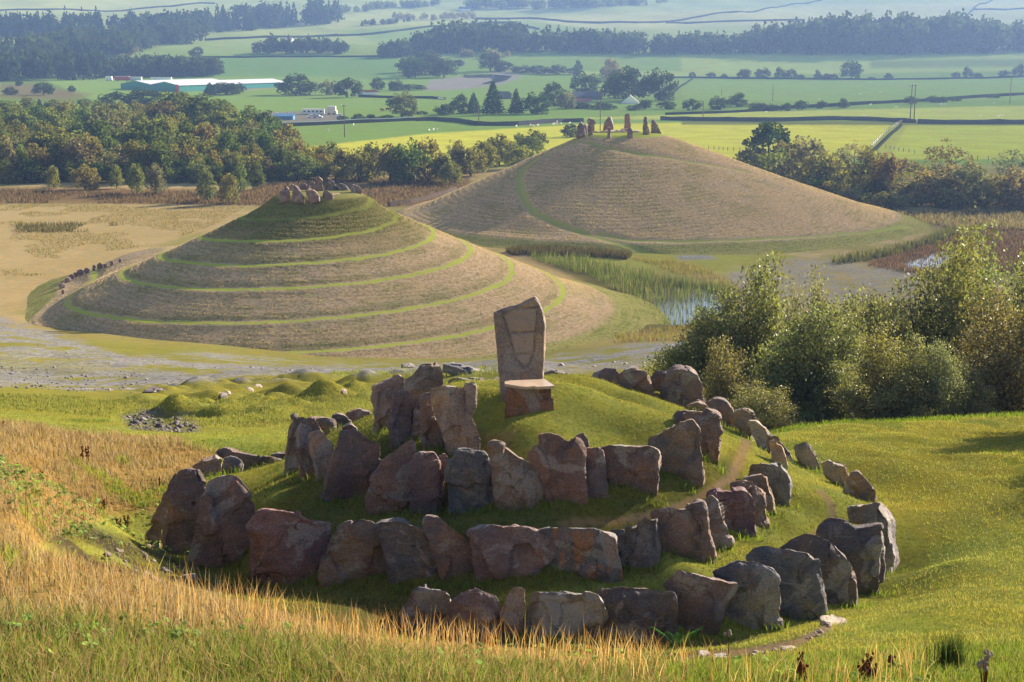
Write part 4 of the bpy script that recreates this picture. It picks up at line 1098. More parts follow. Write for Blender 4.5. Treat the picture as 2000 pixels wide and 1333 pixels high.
# the throne: carved upright slab with a seat block in front
tb = at(1030, 784, 29.4)
throne = empty('stone_throne', tb, 'throne of a tall carved sandstone slab and a polished seat block on the green knoll', 'throne')
SL = pts('964,609 980,601 1010,592 1035,580 1047,575 1056,587 1062,602 1066,625 1065,675 1062,742 1060,785 986,788 979,770 975,737 971,687 967,645')
V, fs = outline_rock(SL, at(1020, 783, 29.75), .5, 4, drop=.3, sink=.3)
def groove(o, me, v):
    w = v + np.array(o.matrix_world.translation if o.parent is None else (Vector(o.parent.location) + o.location))
    px, py = proj(w[:, 0], w[:, 1], w[:, 2])
    front = w[:, 1] < w[:, 1].mean() + .02
    lines = ['982,617 992,645 1000,675 1007,700 1025,720', '1050,610 1046,650 1044,685 1037,705 1027,720', '1000,651 1044,648', '1000,694 1041,690', '1010,603 1050,601']
    ins = sdist(px, py, pts('982,617 992,645 1000,675 1007,700 1026,720 1037,705 1044,685 1046,650 1050,601 1010,603')) < 0
    g = np.zeros(len(v))
    for L in lines:
        g = np.maximum(g, smooth(3.2, .8, near_line(px, py, pts(L))))
    v[front, 1] += g[front] * .035 + ins[front] * .012
    me.vertices.foreach_set('co', v.astype(np.float32).ravel())
    a = me.attributes.new('pale', 'FLOAT', 'POINT')
    a.data.foreach_set('value', (ins & front).astype(np.float32) * (1 - .55 * g).astype(np.float32))
slab = rock_object('backrest', V, fs, .026, (1.0, .55), (.335, .27, .23), 201, throne, post=groove, chisel=0)
M['carved'] = mat_rock('carved_sandstone', 0.0)
ct = M['carved'].node_tree
pr = [n for n in ct.nodes if n.type == 'BSDF_PRINCIPLED'][0]
src = pr.inputs['Base Color'].links[0].from_socket
mx = ct.nodes.new('ShaderNodeMix'); mx.data_type = 'RGBA'
at_ = ct.nodes.new('ShaderNodeAttribute'); at_.attribute_name = 'pale'
sc_ = ct.nodes.new('ShaderNodeMath'); sc_.operation = 'MULTIPLY'; sc_.inputs[1].default_value = .7
ct.links.new(at_.outputs['Fac'], sc_.inputs[0]); ct.links.new(sc_.outputs[0], mx.inputs[0])
ct.links.new(src, mx.inputs[6]); mx.inputs[7].default_value = (.42, .34, .30, 1)
ct.links.new(mx.outputs[2], pr.inputs['Base Color'])
slab.data.materials.clear(); slab.data.materials.append(M['carved'])
zs = tb[2] + .50
def onz(px, py, z):
    dx, dz = ray(px, py); Y = (z - HC) / dz
    return (dx * Y, Y)
top = [onz(x, y, zs) for x, y in pts('986,749 1063,741 1080,754 1056,757 1046,758 1036,757 1024,756 988,750')]
fy = [29.62, 29.75, 29.05, 28.95, 29.0, 28.92, 28.9, 29.3]
top = [onz(986, 745, zs), onz(1064, 742, zs), onz(1082, 755, zs), onz(1050, 757, zs), onz(1042, 755.5, zs), onz(1030, 757, zs), onz(1017, 756, zs), onz(987, 751, zs)]
n8 = len(top)
cx = np.mean([p[0] for p in top]); cy = np.mean([p[1] for p in top])
cush = MB()
def prism(loop, z0, z1, s0=1.0):
    c = np.mean(loop, axis=0)
    V = [tuple(c + (np.array(p) - c) * s0) + (z0,) for p in loop] + [tuple(p) + (z1,) for p in loop]
    m = len(loop)
    fs = [(i, (i + 1) % m, m + (i + 1) % m, m + i) for i in range(m)] + [tuple(range(m - 1, -1, -1)), tuple(range(m, 2 * m))]
    return np.array(V), fs
V, fs = prism(top, zs - .95, zs - .035, 1.03)
rock_object('seat_block', V, fs, .03, (1.0, .45), (.27, .15, .085), 207, throne, chisel=2)
V, fs = prism([tuple(np.array([cx, cy]) + (np.array(p) - [cx, cy]) * 1.015) for p in top], zs - .045, zs + .012)
sm = bpy.data.meshes.new('seat_top'); sm.from_pydata([tuple(v - np.array(tb)) for v in V], [], fs)
M['polished'] = flat_mat('polished_sandstone', (.44, .33, .25), .28, var=.12)
obj('seat', sm, M['polished'], throne)

# stones on the two mound tops
def crop(s, ox, oy, k=9.09): return [(ox + x / k, oy + y / k) for x, y in pts(s)]
def crown_stones(items, ox, oy, z, group):
    for k, (label, tint, th, s) in enumerate(items):
        P = crop(s, ox, oy)
        bx, by = base_of(P)
        X, Y = on_plane(bx, by - .3, z)
        V, fs = outline_rock(P, (X, Y, z), th, 6, sink=.6, n=30)
        tag(rock_object('standing_stone', V, fs, .13, (2.5, 1.6), TINT[tint], 300 + k + int(ox), chisel=6), label, 'stone', group)
gM = 'stones crowning the near spiral mound'
crown_stones([
 ('reddish slanted block at the left end of the near mound top', 'red', 1.2, '225,400 380,310 430,400 420,510 230,520'),
 ('small rust stone behind the left block on the near mound top', 'red', .8, '400,330 440,290 490,262 480,400 440,410'),
 ('steep triangular stone with a bright right edge on the near mound top', 'purp', 1.0, '470,400 490,270 540,280 620,420 690,540 460,530'),
 ('small dome stone at the back left of the near mound top', 'purp', 1.0, '600,310 670,240 740,310 735,395 600,390'),
 ('broad low purple stone at the front of the near mound top', 'red', 1.2, '690,370 830,345 920,420 965,530 770,545 710,470'),
 ('tallest red pillar in the middle of the near mound top', 'red', 1.2, '868,180 910,110 960,140 1000,180 1008,420 860,410'),
 ('dark narrow stone touching the red pillar on the near mound top', 'dark', .8, '800,330 830,230 866,230 866,390 800,390'),
 ('large dark pyramid-shaped stone right of the red pillar on the near mound top', 'dark', 1.3, '1020,360 1100,180 1140,160 1190,210 1300,390 1290,412 1030,405'),
 ('small pale-edged stone in front of the pyramid stone on the near mound top', 'purp', .9, '1010,450 1060,360 1110,390 1190,500 1010,525'),
 ('flat pale slab lying on the grass of the near mound top', 'tan', 1.4, '1150,435 1310,420 1300,465 1200,490'),
 ('dark stone sloping to the right on the near mound top', 'dark', 1.0, '1280,280 1310,240 1400,280 1500,410 1290,400'),
 ('rounded grey stone at the right end of the near mound top', 'grey', 1.2, '1490,340 1540,270 1640,300 1700,400 1690,455 1510,435'),
], 520, 330, PLAIN + 16.3, gM)
gA = 'stones crowning the far tall mound'
crown_stones([
 ('broad dark stone at the left end of the far mound top', 'purp', 1.5, '235,570 260,400 320,330 370,410 398,550 380,582 240,582'),
 ('slim dark stone touching the broad left stone on the far mound top', 'purp', 1.0, '370,370 415,390 432,545 395,555'),
 ('tall stone with an angled head at the back left of the far mound top', 'purp', 1.2, '430,330 450,265 540,300 572,370 552,535 520,545 450,500'),
 ('short rounded stone before the angled-head stone on the far mound top', 'purp', 1.0, '435,430 480,390 520,430 517,575 440,582'),
 ('wide stepped stone left of the tallest pillar on the far mound top', 'purp', 1.4, '710,500 720,390 800,250 850,250 880,370 892,505'),
 ('small narrow stone in front of the wide stepped stone on the far mound top', 'purp', .8, '785,602 795,440 830,430 842,602'),
 ('tallest square pillar of the far mound top', 'purp', 1.0, '1080,460 1095,200 1165,195 1200,420 1195,470'),
 ('shouldered stone in front of the tallest pillar on the far mound top', 'purp', 1.0, '1140,602 1145,450 1190,440 1240,510 1235,608'),
 ('thin spire stone with a flared foot on the far mound top', 'purp', 1.1, '1410,590 1440,240 1485,250 1490,400 1542,565 1520,592'),
 ('triangular stone at the right end of the far mound top', 'purp', 1.4, '1550,572 1570,310 1610,290 1660,370 1732,520 1722,565'),
 ('flat raised slab behind the shouldered stone on the far mound top', 'tan', 1.5, '1010,465 1030,455 1140,462 1140,500 1040,495'),
 ('flat tilted slab right of the shouldered stone on the far mound top', 'tan', 1.6, '1235,490 1330,490 1385,550 1240,545'),
 ('long low flat slab in the middle of the far mound top', 'tan', 1.8, '530,515 780,492 1000,500 1140,520 1140,552 860,552 540,545'),
], 1100, 200, PLAIN + 17.5, gA)
# kerb of small stones on the left rim of the near mound
for k, (cxp, cyp) in enumerate(pts('350,490 345,458 378,425 398,408 425,392 452,385 485,375 524,358 556,350 586,343 622,328 668,314')):
    px, py = cxp / 2.855, 400 + cyp / 2.855 + 2
    X, Y, Z = mw_hit(px, py + 2)
    rg = np.random.default_rng(900 + k)
    h = rg.uniform(.85, 1.15) * (.95 if k < 9 else .7); w = h * rg.uniform(.7, 1.1)
    a = np.linspace(0, 2 * math.pi, 9, endpoint=False)
    wpx, hpx = w * F / Y * .5, h * F / Y * .5
    P = [(px + wpx * math.cos(t) * rg.uniform(.8, 1.15), py - hpx * .7 - hpx * math.sin(t) * rg.uniform(.8, 1.15)) for t in a]
    V, fs = outline_rock(P, (X, Y, Z), w * .8, 5, sink=.5, n=24)
    tag(rock_object('boulder', V, fs, .12, (2.0, 1.3), TINT[['red', 'brown', 'purp'][k % 3]], 420 + k, chisel=6),
        'small reddish rock in the kerb row edging the left foot of the near mound', 'stone', 'kerb rocks on the left foot of the near mound')

# loose flat rocks lying on the grass
def flat_rock(s, label, tint, h=.07, ymin=12, group=None):
    P = pts(s)
    W_ = [hit(np.mean([p[0] for p in P]), np.mean([p[1] for p in P]), ymin)]
    z = W_[0][2] + .02
    loop = [onz(x, y, z) for x, y in P]
    V, fs = prism(loop, z - .15, z + h, 1.05)
    tag(rock_object('flat_rock', V, fs, max(.03, .0011 * W_[0][1]), (1.0, .35), TINT[tint] if isinstance(tint, str) else tint, 600 + len(PENDING), chisel=2), label, 'rock', group)
WHT = (.46, .41, .36)
flat_rock('1602,1212 1625,1209 1650,1215 1653,1224 1625,1230 1605,1222', 'pale cracked flat stone on the grass at the right end of the outermost wall', WHT)
flat_rock('1361,1276 1380,1273 1387,1281 1375,1287 1364,1283', 'pale flat stone on the bare earth nearest the overhanging block', WHT, .05)
flat_rock('1395,1284 1415,1281 1422,1287 1410,1295 1390,1292', 'pale flat stone on the earth right of its paler neighbour', (.5, .44, .36), .05)
flat_rock('1525,1268 1545,1265 1558,1270 1545,1276 1528,1275', 'light brown flat stone half buried at the edge of the track', (.42, .33, .25), .04)
flat_rock('278,768 300,756 330,764 318,769', 'dark slate slab tilted on the edge of the gravel track', 'dark', .06, 45)
flat_rock('425,768 442,768 446,776 432,777', 'pale flat slab on the hillocks, left of a pair', (.34, .29, .24), .05, 45)
flat_rock('438,764 450,765 453,772 444,773', 'pale flat slab on the hillocks, right of a pair', (.34, .29, .24), .05, 45)
flat_rock('480,758 494,757 496,765 483,766', 'round pale slab on a hillock below the gravel', (.34, .29, .24), .05, 45)
flat_rock('494,752 510,752 512,759 497,760', 'square pale slab just behind the round pale slab', (.34, .29, .24), .05, 45)
flat_rock('662,764 675,760 678,766 668,768', 'small light slab on the hillock nearest the stone ring', (.34, .29, .24), .06, 45)
flat_rock('865,722 885,718 955,738 930,741', 'long flat dark slab lying behind the tall stones beside the gravel', 'grey', .3, 42)
flat_rock('783,716 805,714 812,722 790,724', 'flat grey slab left of the long dark slab beside the gravel', 'grey', .25, 42)
flat_rock('355,1128 380,1125 385,1132 362,1136', 'small grey stone in the shade before the broad leaning slab', 'grey', .05)
flat_rock('280,1088 286,1085 291,1090 285,1095', 'little round stone at the foot of the far left slab', 'tan', .07)
flat_rock('480,1152 492,1150 496,1157 485,1159', 'small grey stone in the shade left of the big square block', 'grey', .04)
finish_rocks()
RUSTED.data.materials.clear(); RUSTED.data.materials.append(M['rustrock'])
M['patched'] = M['carved'].copy(); M['patched'].name = 'pale_patched_stone'
[n for n in M['patched'].node_tree.nodes if n.type == 'MIX' and not n.inputs[7].is_linked and n.inputs[6].is_linked and n.outputs[2].links and n.outputs[2].links[0].to_node.type == 'BSDF_PRINCIPLED'][0].inputs[7].default_value = (.40, .40, .43, 1)
me_ = PATCHED.data
v_ = np.zeros(len(me_.vertices) * 3, np.float32); me_.vertices.foreach_get('co', v_); v_ = v_.reshape(-1, 3) + np.array(PATCHED.location)
qx, qy = proj(v_[:, 0], v_[:, 1], v_[:, 2])
w_ = smooth(5, -5, sdist(qx + fbm(qx * .05, qy * .05, 3, 3) * 26, qy + fbm(qx * .06, qy * .06, 4, 3) * 22, pts('1058,1166 1088,1160 1110,1172 1146,1182 1150,1205 1142,1240 1090,1246 1060,1236 1052,1200')))
a_ = me_.attributes.new('pale', 'FLOAT', 'POINT'); a_.data.foreach_set('value', w_.astype(np.float32))
me_.materials.clear(); me_.materials.append(M['patched'])

# ---------------------------------------------------------------- trees and bushes
def leaf_quads(C_, size, rg, flat=0.0, aspect=.6):
    n = len(C_)
    a = rg.normal(size=(n, 3)); a[:, 2] *= (1 - flat)
    a /= np.linalg.norm(a, axis=1)[:, None]
    b = np.cross(a, rg.normal(size=(n, 3))); b /= np.maximum(np.linalg.norm(b, axis=1), 1e-6)[:, None]
    s = (size * rg.uniform(.65, 1.35, n))[:, None] if np.ndim(size) == 0 else (np.asarray(size) * rg.uniform(.7, 1.3, n))[:, None]
    V = np.stack([C_ + a * s, C_ + b * s * aspect, C_ - a * s, C_ - b * s * aspect], 1).reshape(-1, 3)
    Q = np.arange(4 * n).reshape(n, 4)
    return V, Q

def crown_pts(kind, n, rg):
    """leaf positions in a unit tree: foot at 0, top at z=1, width about 1 (scaled later)"""
    out = []
    if kind == 'conifer':
        z = 1 - np.sqrt(rg.uniform(0, 1, n)) * .93
        tier = np.floor(z * 13) / 13
        r = (.47 * (1 - z) ** .85 + .015) * (.75 + .5 * (1 - (z - tier) * 13)) * rg.uniform(.35, 1, n) ** .5
        th = rg.uniform(0, 2 * math.pi, n)
        lob = 1 + .22 * np.sin(th * 5 + np.floor(z * 13) * 2.1)
        return np.stack([r * lob * np.cos(th), r * lob * np.sin(th), z - .05 * r], 1)
    if kind == 'bush':                                       # many upright stems, leafy to the foot
        k = 26
        for i in range(k):
            th = rg.uniform(0, 2 * math.pi); sp = rg.uniform(.05, .5) ** .8; h = rg.uniform(.62, 1.0) * (1 - .55 * (sp / .5) ** 2)
            m = n // k
            t = rg.uniform(.08, 1, m) ** .75
            w = .075 * (1.15 - t) + .04
            bend = sp * (t ** .75)
            out.append(np.stack([bend * math.cos(th) + rg.normal(size=m) * w, bend * math.sin(th) + rg.normal(size=m) * w, t * h + rg.normal(size=m) * .02], 1))
        return np.concatenate(out)
    cfg = {'round': (50, (.42, .42, .42), .50, .125), 'birch': (46, (.34, .34, .45), .50, .11), 'low': (40, (.44, .44, .46), .44, .14), 'open': (34, (.44, .44, .40), .54, .10)}[kind]
    k, rad, zc, cs = cfg
    for i in range(k):
        d = rg.normal(size=3); d /= np.linalg.norm(d)
        if d[2] < -.9: d[2] *= -.5
        q = rg.uniform(.45, 1.0) ** .6
        c = np.array([d[0] * rad[0] * q, d[1] * rad[1] * q, zc + d[2] * rad[2] * q])
        if kind == 'birch': c[:2] *= 1.25 - .75 * c[2]
        else: c[:2] *= 1.1 - .3 * max(0, c[2] - .5)
        s = cs * rg.uniform(.7, 1.35)
        m = n // k
        v = rg.normal(size=(m, 3)); v /= np.linalg.norm(v, axis=1)[:, None]
        v *= (s * rg.uniform(.45, 1.05, m) ** .5)[:, None]
        if kind == 'birch': v[:, 2] *= 1.5
        v[:, 2] *= .85
        out.append(c + v)
    P = np.concatenate(out)
    P[:, 2] = np.clip(P[:, 2], .03, None)
    return P

def trunk_mesh(name, rg, top=.72, r0=.028, limbs=6, stems=1, spread=.3):
    mb = MB()
    for s in range(stems):
        a0 = rg.uniform(0, 2 * math.pi); lean = 0 if stems == 1 else rg.uniform(.05, spread)
        path = [(lean * t * math.cos(a0) + rg.normal() * .008, lean * t * math.sin(a0) + rg.normal() * .008, t * top) for t in (0, .2, .45, .7, 1)]
        path[0] = (rg.normal() * .01 * (stems > 1), rg.normal() * .01 * (stems > 1), -.03)
        rr_ = r0 if stems == 1 else r0 * .5
        mb.tube(path, [rr_ * f for f in (1.25, 1, .8, .55, .2)], 6)
        for k in range(limbs if stems == 1 else 2):
            i = int(rg.integers(1, 4)); p = Vector(path[i])
            th = rg.uniform(0, 2 * math.pi); L = rg.uniform(.18, .36)
            e = p + Vector((math.cos(th) * L, math.sin(th) * L, L * rg.uniform(.5, .95)))
            mid = p.lerp(e, .5) + Vector((0, 0, -.02))
            mb.tube([p, mid, e], [rr_ * .5, rr_ * .35, rr_ * .1], 5)
    return mb.mesh(name, True)

def tree_proto(kind, n, size, seed, stems=1, top=.72, limbs=6, r0=.028, mat='leaf'):
    rg = np.random.default_rng(seed)
    P = crown_pts(kind, n, rg)
    V, Q = leaf_quads(P, size, rg, aspect=.65)
    me = mesh_np('crown', V, Q=Q)
    me.materials.append(M[mat])
    tr = trunk_mesh('trunk', rg, top, r0, limbs, stems)
    tr.materials.append(M['bark'])
    return me, tr
PROTO = {
 'round': [tree_proto('round', 2600, .034, 11 + i) for i in range(3)],
 'birch': [tree_proto('birch', 2200, .030, 21 + i, r0=.02) for i in range(3)],
 'conifer': [tree_proto('conifer', 2200, .034, 31 + i, top=.96, limbs=0, r0=.02) for i in range(2)],
 'low': [tree_proto('low', 2200, .036, 41 + i, stems=5, top=.5) for i in range(3)],
 'open': [tree_proto('open', 1100, .026, 51 + i, limbs=14, r0=.024) for i in range(2)],
}
TCOUNT = [0]
def plant(kind, X, Y, Z, h, w, tint, name, label, cat, group=None, protos=None, sink=.0):
    """one tree: an Empty at its foot, trunk and crown as its parts (copies share their mesh)"""
    TCOUNT[0] += 1
    src = (protos or PROTO)[kind]
    cr, tr = src[TCOUNT[0] % len(src)]
    e = empty(name, (X, Y, Z - sink * h), label, cat, group, rz=random.uniform(0, 6.28))
    e.scale = (w, w, h)
    t = bpy.data.objects.new('trunk', tr); COL.objects.link(t); t.parent = e
    c = bpy.data.objects.new('crown', cr); COL.objects.link(c); c.parent = e
    jv = .05 if protos else .13
    j = [1 + random.uniform(-jv, jv) for _ in range(3)]
    c.color = tuple(tint[i] * j[i] for i in range(3)) + (1,)
    return e
OLIVE = (.165, .175, .062); GREEN = (.10, .13, .043); DARKG = (.042, .062, .026); BROWN = (.14, .12, .056); YELL = (.19, .185, .055); GREY = (.17, .165, .10); PINE = (.03, .05, .026)
TREES_ALL = []
def grove(items, name, label, cat, group, ymin=150, tint=OLIVE, kind='birch'):
    """items: (x, y of the foot, height px, width px[, kind[, tint]]) in the photograph"""
    for it in items:
        px, py, h, w = it[:4]
        kd = it[4] if len(it) > 4 else kind
        if kd == 'round' and (ymin > 450 or (ymin == 250 and it[0] > 1510) or (ymin == 320 and int(it[0]) % 3)): kd = 'low'
        tn = it[5] if len(it) > 5 else tint
        lb = it[6] if len(it) > 6 else label
        X, Y, Z = hit(px, py, ymin)
        k = Y / F
        plant(kd, X, Y, Z - .2, h * k * 1.04, w * k * 1.08, tn, name if kd != 'conifer' else 'conifer_tree', lb, cat, group)

rt = np.random.default_rng(77)
# free-standing birches in front of the wood, left of the mounds
grove([(105, 368, 46, 32, 'birch', YELL, 'smallest birch sapling at the left before the wood'),
       (165, 371, 52, 58, 'low', OLIVE, 'broad yellowish bush right of the birch sapling before the wood'),
       (228, 369, 46, 36, 'birch', OLIVE, 'slender olive birch between two bushes before the wood'),
       (268, 379, 60, 46, 'birch', OLIVE, 'left one of the twin birches before the wood'),
       (305, 381, 60, 50, 'birch', GREY, 'right one of the twin birches before the wood'),
       (405, 395, 64, 50, 'birch', GREY, 'left birch of the clump behind the near mound'),
       (447, 399, 62, 54, 'birch', YELL, 'yellowish birch of the clump behind the near mound'),
       (470, 378, 58, 40, 'birch', OLIVE, 'rear birch of the clump behind the near mound'),
       (502, 372, 56, 42, 'birch', GREEN, 'dark green birch right of the clump behind the near mound'),
       (655, 352, 36, 56, 'low', YELL, 'low yellow-green bush above the right side of the near mound top'),
       (625, 350, 30, 30, 'low', GREEN, 'small dark bush beside the low yellow-green bush')],
      'birch_tree', '', 'tree', 'free-standing birches before the wood', 230)
# the wood left of the mounds, row behind row
items = []
for py, x1, step, h in ((352, 600, 34, 78), (338, 590, 36, 82), (322, 580, 38, 82), (305, 570, 42, 80), (288, 545, 44, 74), (270, 500, 46, 66), (254, 470, 48, 60), (240, 300, 48, 46)):
    x = -60 + rt.uniform(0, 30)
    while x < x1:
        kd = rt.choice(['birch', 'birch', 'round', 'low', 'open'], p=[.3, .22, .26, .16, .06])
        tn = [OLIVE, GREEN, BROWN, GREY, YELL][rt.choice(5, p=[.48, .30, .06, .10, .06])]
        hh = h * rt.uniform(.7, 1.08) * (1 - .25 * smooth(430, 600, x))
        items.append((x, py + rt.uniform(-4, 4), hh, hh * rt.uniform(.8, 1.2), kd, tn))
        x += step * rt.uniform(.55, .95)
for q in range(34):
    items.append((-50 + q * 20 + rt.uniform(-6, 6), 357 + rt.uniform(-3, 2) - (6 if q > 24 else 0), rt.uniform(30, 52), rt.uniform(34, 56), 'low', [GREEN, OLIVE, DARKG][q % 3]))
grove(items, 'woodland_tree', 'olive and brown leafy tree in the crowded wood left of the mounds', 'tree', 'trees of the wood left of the mounds', 260)
grove([(345, 262, 82, 100, 'round', GREEN, 'large dark green tree topping the wood beside the teal shed'),
       (400, 272, 84, 110, 'round', GREEN, 'broad dome-crowned green tree at the right top of the wood'),
       (445, 290, 84, 84, 'round', OLIVE, 'leafy green tree on the right slope of the wood'),
       (480, 300, 70, 74, 'round', GREEN, 'rounded tree at the right shoulder of the wood'),
       (15, 262, 62, 80, 'round', GREEN, 'dark green tree at the far left edge of the picture')],
      'broadleaf_tree', '', 'tree', 'big trees at the top of the wood', 380)
# row of trees between the wood and the tall mound
H = [(596, 338, 60, 50), (622, 345, 66, 52, 'open', BROWN), (645, 340, 62, 56), (672, 350, 62, 60, 'birch', BROWN), (700, 356, 70, 60), (730, 352, 72, 56, 'round', GREEN), (762, 358, 76, 66, 'round', GREY),
     (800, 360, 88, 78, 'round', GREEN), (835, 356, 84, 70, 'round', OLIVE), (866, 358, 60, 56, 'birch', BROWN), (895, 345, 66, 50, 'birch', BROWN), (890, 318, 50, 34, 'open', GREY), (920, 345, 62, 58, 'low', OLIVE),
     (945, 335, 60, 56, 'round', OLIVE), (975, 325, 62, 58, 'round', OLIVE), (1000, 322, 48, 50, 'low', GREEN), (1030, 312, 58, 58, 'round', GREEN), (1050, 300, 44, 40, 'round', GREEN), (580, 345, 70, 60, 'birch', BROWN), (1012, 330, 52, 44, 'low', OLIVE),
     (1115, 268, 26, 36, 'low', DARKG), (880, 362, 50, 44, 'low', OLIVE)]
grove(H, 'hedgerow_tree', 'leafy tree in the row between the wood and the tall mound', 'tree', 'row of trees behind the mounds', 320, OLIVE, 'round')
# trees right of the tall mound
Rr = [(1500, 330, 92, 92, 'round', DARKG, 'dense dark green round tree standing in the bright field'),
      (1975, 352, 66, 74, 'open', GREY, 'sparse crooked tree with bare branches at the right edge'),
      (1800, 372, 52, 54, 'birch', YELL, 'small yellowing tree between the hedge trees on the right'),
      (1545, 345, 78, 70, 'round', BROWN, 'brownish tree just right of the dense dark round tree'),
      (1668, 326, 50, 46, 'open', GREY, 'thin grey tree beside the fence posts')]
for it in [(1470, 335, 40, 56), (1520, 362, 60, 66), (1575, 372, 84, 80), (1610, 380, 74, 70), (1640, 372, 66, 64), (1690, 392, 84, 84), (1725, 398, 84, 70), (1760, 400, 60, 70), (1712, 362, 50, 52), (1850, 372, 80, 86),
           (1835, 405, 70, 84), (1880, 408, 70, 80), (1925, 410, 66, 76), (1980, 410, 70, 84), (1790, 405, 50, 60), (1555, 350, 50, 50), (2030, 405, 66, 80), (1905, 372, 46, 50), (1760, 350, 36, 50), (2040, 350, 60, 60)]:
    tn = [OLIVE, BROWN, GREY, GREEN][rt.choice(4, p=[.28, .34, .22, .16])]
    it = (it[0], it[1], it[2] * 1.2, it[3] * 1.25)
    Rr.append(it + (rt.choice(['round', 'low', 'birch', 'open'], p=[.35, .35, .2, .1]), tn))
for q in range(20):
    Rr.append((1545 + q * 27 + rt.uniform(-8, 8), 404 + rt.uniform(-6, 6) - max(0, 4 - q) * 9, rt.uniform(34, 52), rt.uniform(44, 64), 'low', [GREY, OLIVE, DARKG, BROWN][q % 4]))
grove(Rr, 'hedgerow_tree', 'brownish bushy tree in the thicket right of the tall mound', 'tree', 'thicket right of the tall mound', 250)

# valley trees, each with its own place
Vt = [(785, 229, 50, 54, 'round', GREEN, 'single broad tree standing by the brown cow'), (577, 186, 40, 72, 'round', DARKG, 'wide dark dome of a tree right of the teal shed'),
      (678, 191, 40, 52, 'round', DARKG, 'dark round tree hiding the white house'), (637, 186, 30, 34, 'round', GREY, 'smaller tree left of the white house'),
      (963, 224, 64, 44, 'conifer', PINE, 'tallest conifer by the farm, left of the green mast tree'), (1008, 223, 48, 30, 'conifer', PINE, 'second conifer by the farm, right of the tallest'),
      (925, 222, 40, 30, 'conifer', PINE, 'small conifer left of the tallest conifer'), (898, 222, 38, 34, 'round', DARKG, 'round tree beside the small conifer'), (868, 226, 24, 36, 'low', DARKG, 'low dark tree hiding a cottage by the wall'),
      (1045, 223, 42, 54, 'round', DARKG, 'round bushy tree right of the two conifers'), (1082, 208, 46, 48, 'round', DARKG, 'tall tree behind the round bushy tree at the farm'), (1105, 214, 36, 36, 'round', GREY, 'small pale tree beside the red farm roof'),
      (1145, 185, 44, 54, 'round', DARKG, 'dark dome tree behind the red farm roof'), (1195, 160, 44, 42, 'round', GREY, 'pale tree rising behind the great dark tree'), (1232, 197, 68, 80, 'round', DARKG, 'great dark tree behind the tall mound'),
      (1285, 197, 62, 62, 'round', DARKG, 'right half of the great dark tree clump'), (1200, 193, 50, 50, 'round', DARKG, 'left shoulder of the great dark tree clump'),
      (1662, 156, 38, 40, 'round', DARKG, 'tallest round tree of the far hedge on the right'), (257, 108, 24, 24, 'round', GREY, 'lone pale round tree in a field above the teal shed'), (385, 112, 20, 26, 'round', DARKG, 'dark tree at the field corner above the teal shed'),
      (957, 140, 40, 42, 'round', DARKG, 'large dark tree by the river bend'), (985, 140, 22, 34, 'low', DARKG, 'bush right of the large tree by the river bend')]
grove(Vt, 'broadleaf_tree', '', 'tree', None, 600)
Vg = [(840, 146, 38, 60), (868, 152, 38, 54), (812, 152, 42, 50), (795, 142, 30, 40), (835, 128, 30, 50), (772, 178, 22, 28), (737, 176, 24, 26), (800, 176, 12, 60, 'low')]
grove([v + (('round', DARKG) if len(v) < 5 else (DARKG,)) for v in Vg], 'broadleaf_tree', 'dark tree in the clump beside the river', 'tree', 'trees beside the river', 700)
Vh = [(1388, 153, 12, 18), (1415, 153, 9, 14), (1454, 154, 20, 30), (1490, 154, 21, 30), (1523, 155, 23, 24), (1545, 155, 21, 20), (1562, 156, 11, 20), (1597, 156, 19, 14), (1613, 156, 13, 18), (1626, 156, 12, 18), (1736, 155, 12, 17),
      (1702, 156, 6, 14), (1866, 154, 14, 16), (1889, 153, 22, 20), (1909, 153, 11, 22), (1962, 151, 14, 22), (1990, 150, 24, 24), (1352, 153, 13, 12), (1018, 143, 15, 40), (1050, 145, 17, 40), (1085, 146, 20, 40), (1120, 146, 15, 30), (1130, 140, 22, 16)]
grove([v + ('round' if v[2] > 15 else 'low', DARKG) for v in Vh], 'hedgerow_tree', 'small tree of the far field hedge', 'tree', 'trees of the far field hedges', 700)
Vl = [(1352, 216, 24, 34), (1405, 214, 26, 36), (1440, 209, 27, 40), (1480, 216, 16, 44), (1510, 217, 14, 30), (1535, 217, 16, 24), (1565, 215, 20, 24), (1606, 212, 16, 22), (1648, 211, 19, 22), (1780, 204, 17, 26), (1830, 200, 13, 44), (1866, 198, 8, 20), (1940, 192, 8, 22),
      (1125, 212, 14, 60), (1180, 214, 14, 50), (1260, 214, 20, 30), (1300, 214, 18, 36), (700, 238, 16, 26), (725, 236, 14, 22), (670, 238, 14, 20), (755, 232, 8, 30), (822, 224, 8, 24), (1240, 216, 12, 30)]
grove([v + ('low', DARKG) for v in Vl], 'hedge_bush', 'dark round bush of the hedge beyond the dry-stone wall', 'bush', 'hedge bushes beyond the dry-stone wall', 560)
Vs = [(20, 186, 16, 26), (85, 186, 26, 38), (38, 168, 11, 14), (140, 180, 13, 14), (225, 208, 30, 54), (285, 206, 34, 70), (410, 186, 24, 28, 'conifer'), (440, 186, 26, 60), (465, 184, 22, 30), (50, 218, 18, 12, 'conifer'), (61, 218, 20, 12, 'conifer'), (78, 220, 26, 20, 'conifer'), (118, 212, 16, 12, 'conifer'), (165, 206, 14, 24), (200, 212, 20, 30)]
grove([(v + ('round', DARKG)) if len(v) < 5 else v + (PINE,) for v in Vs], 'shrub_tree', 'dark tree scattered on the slope around the teal shed', 'tree', 'trees around the teal shed', 500)

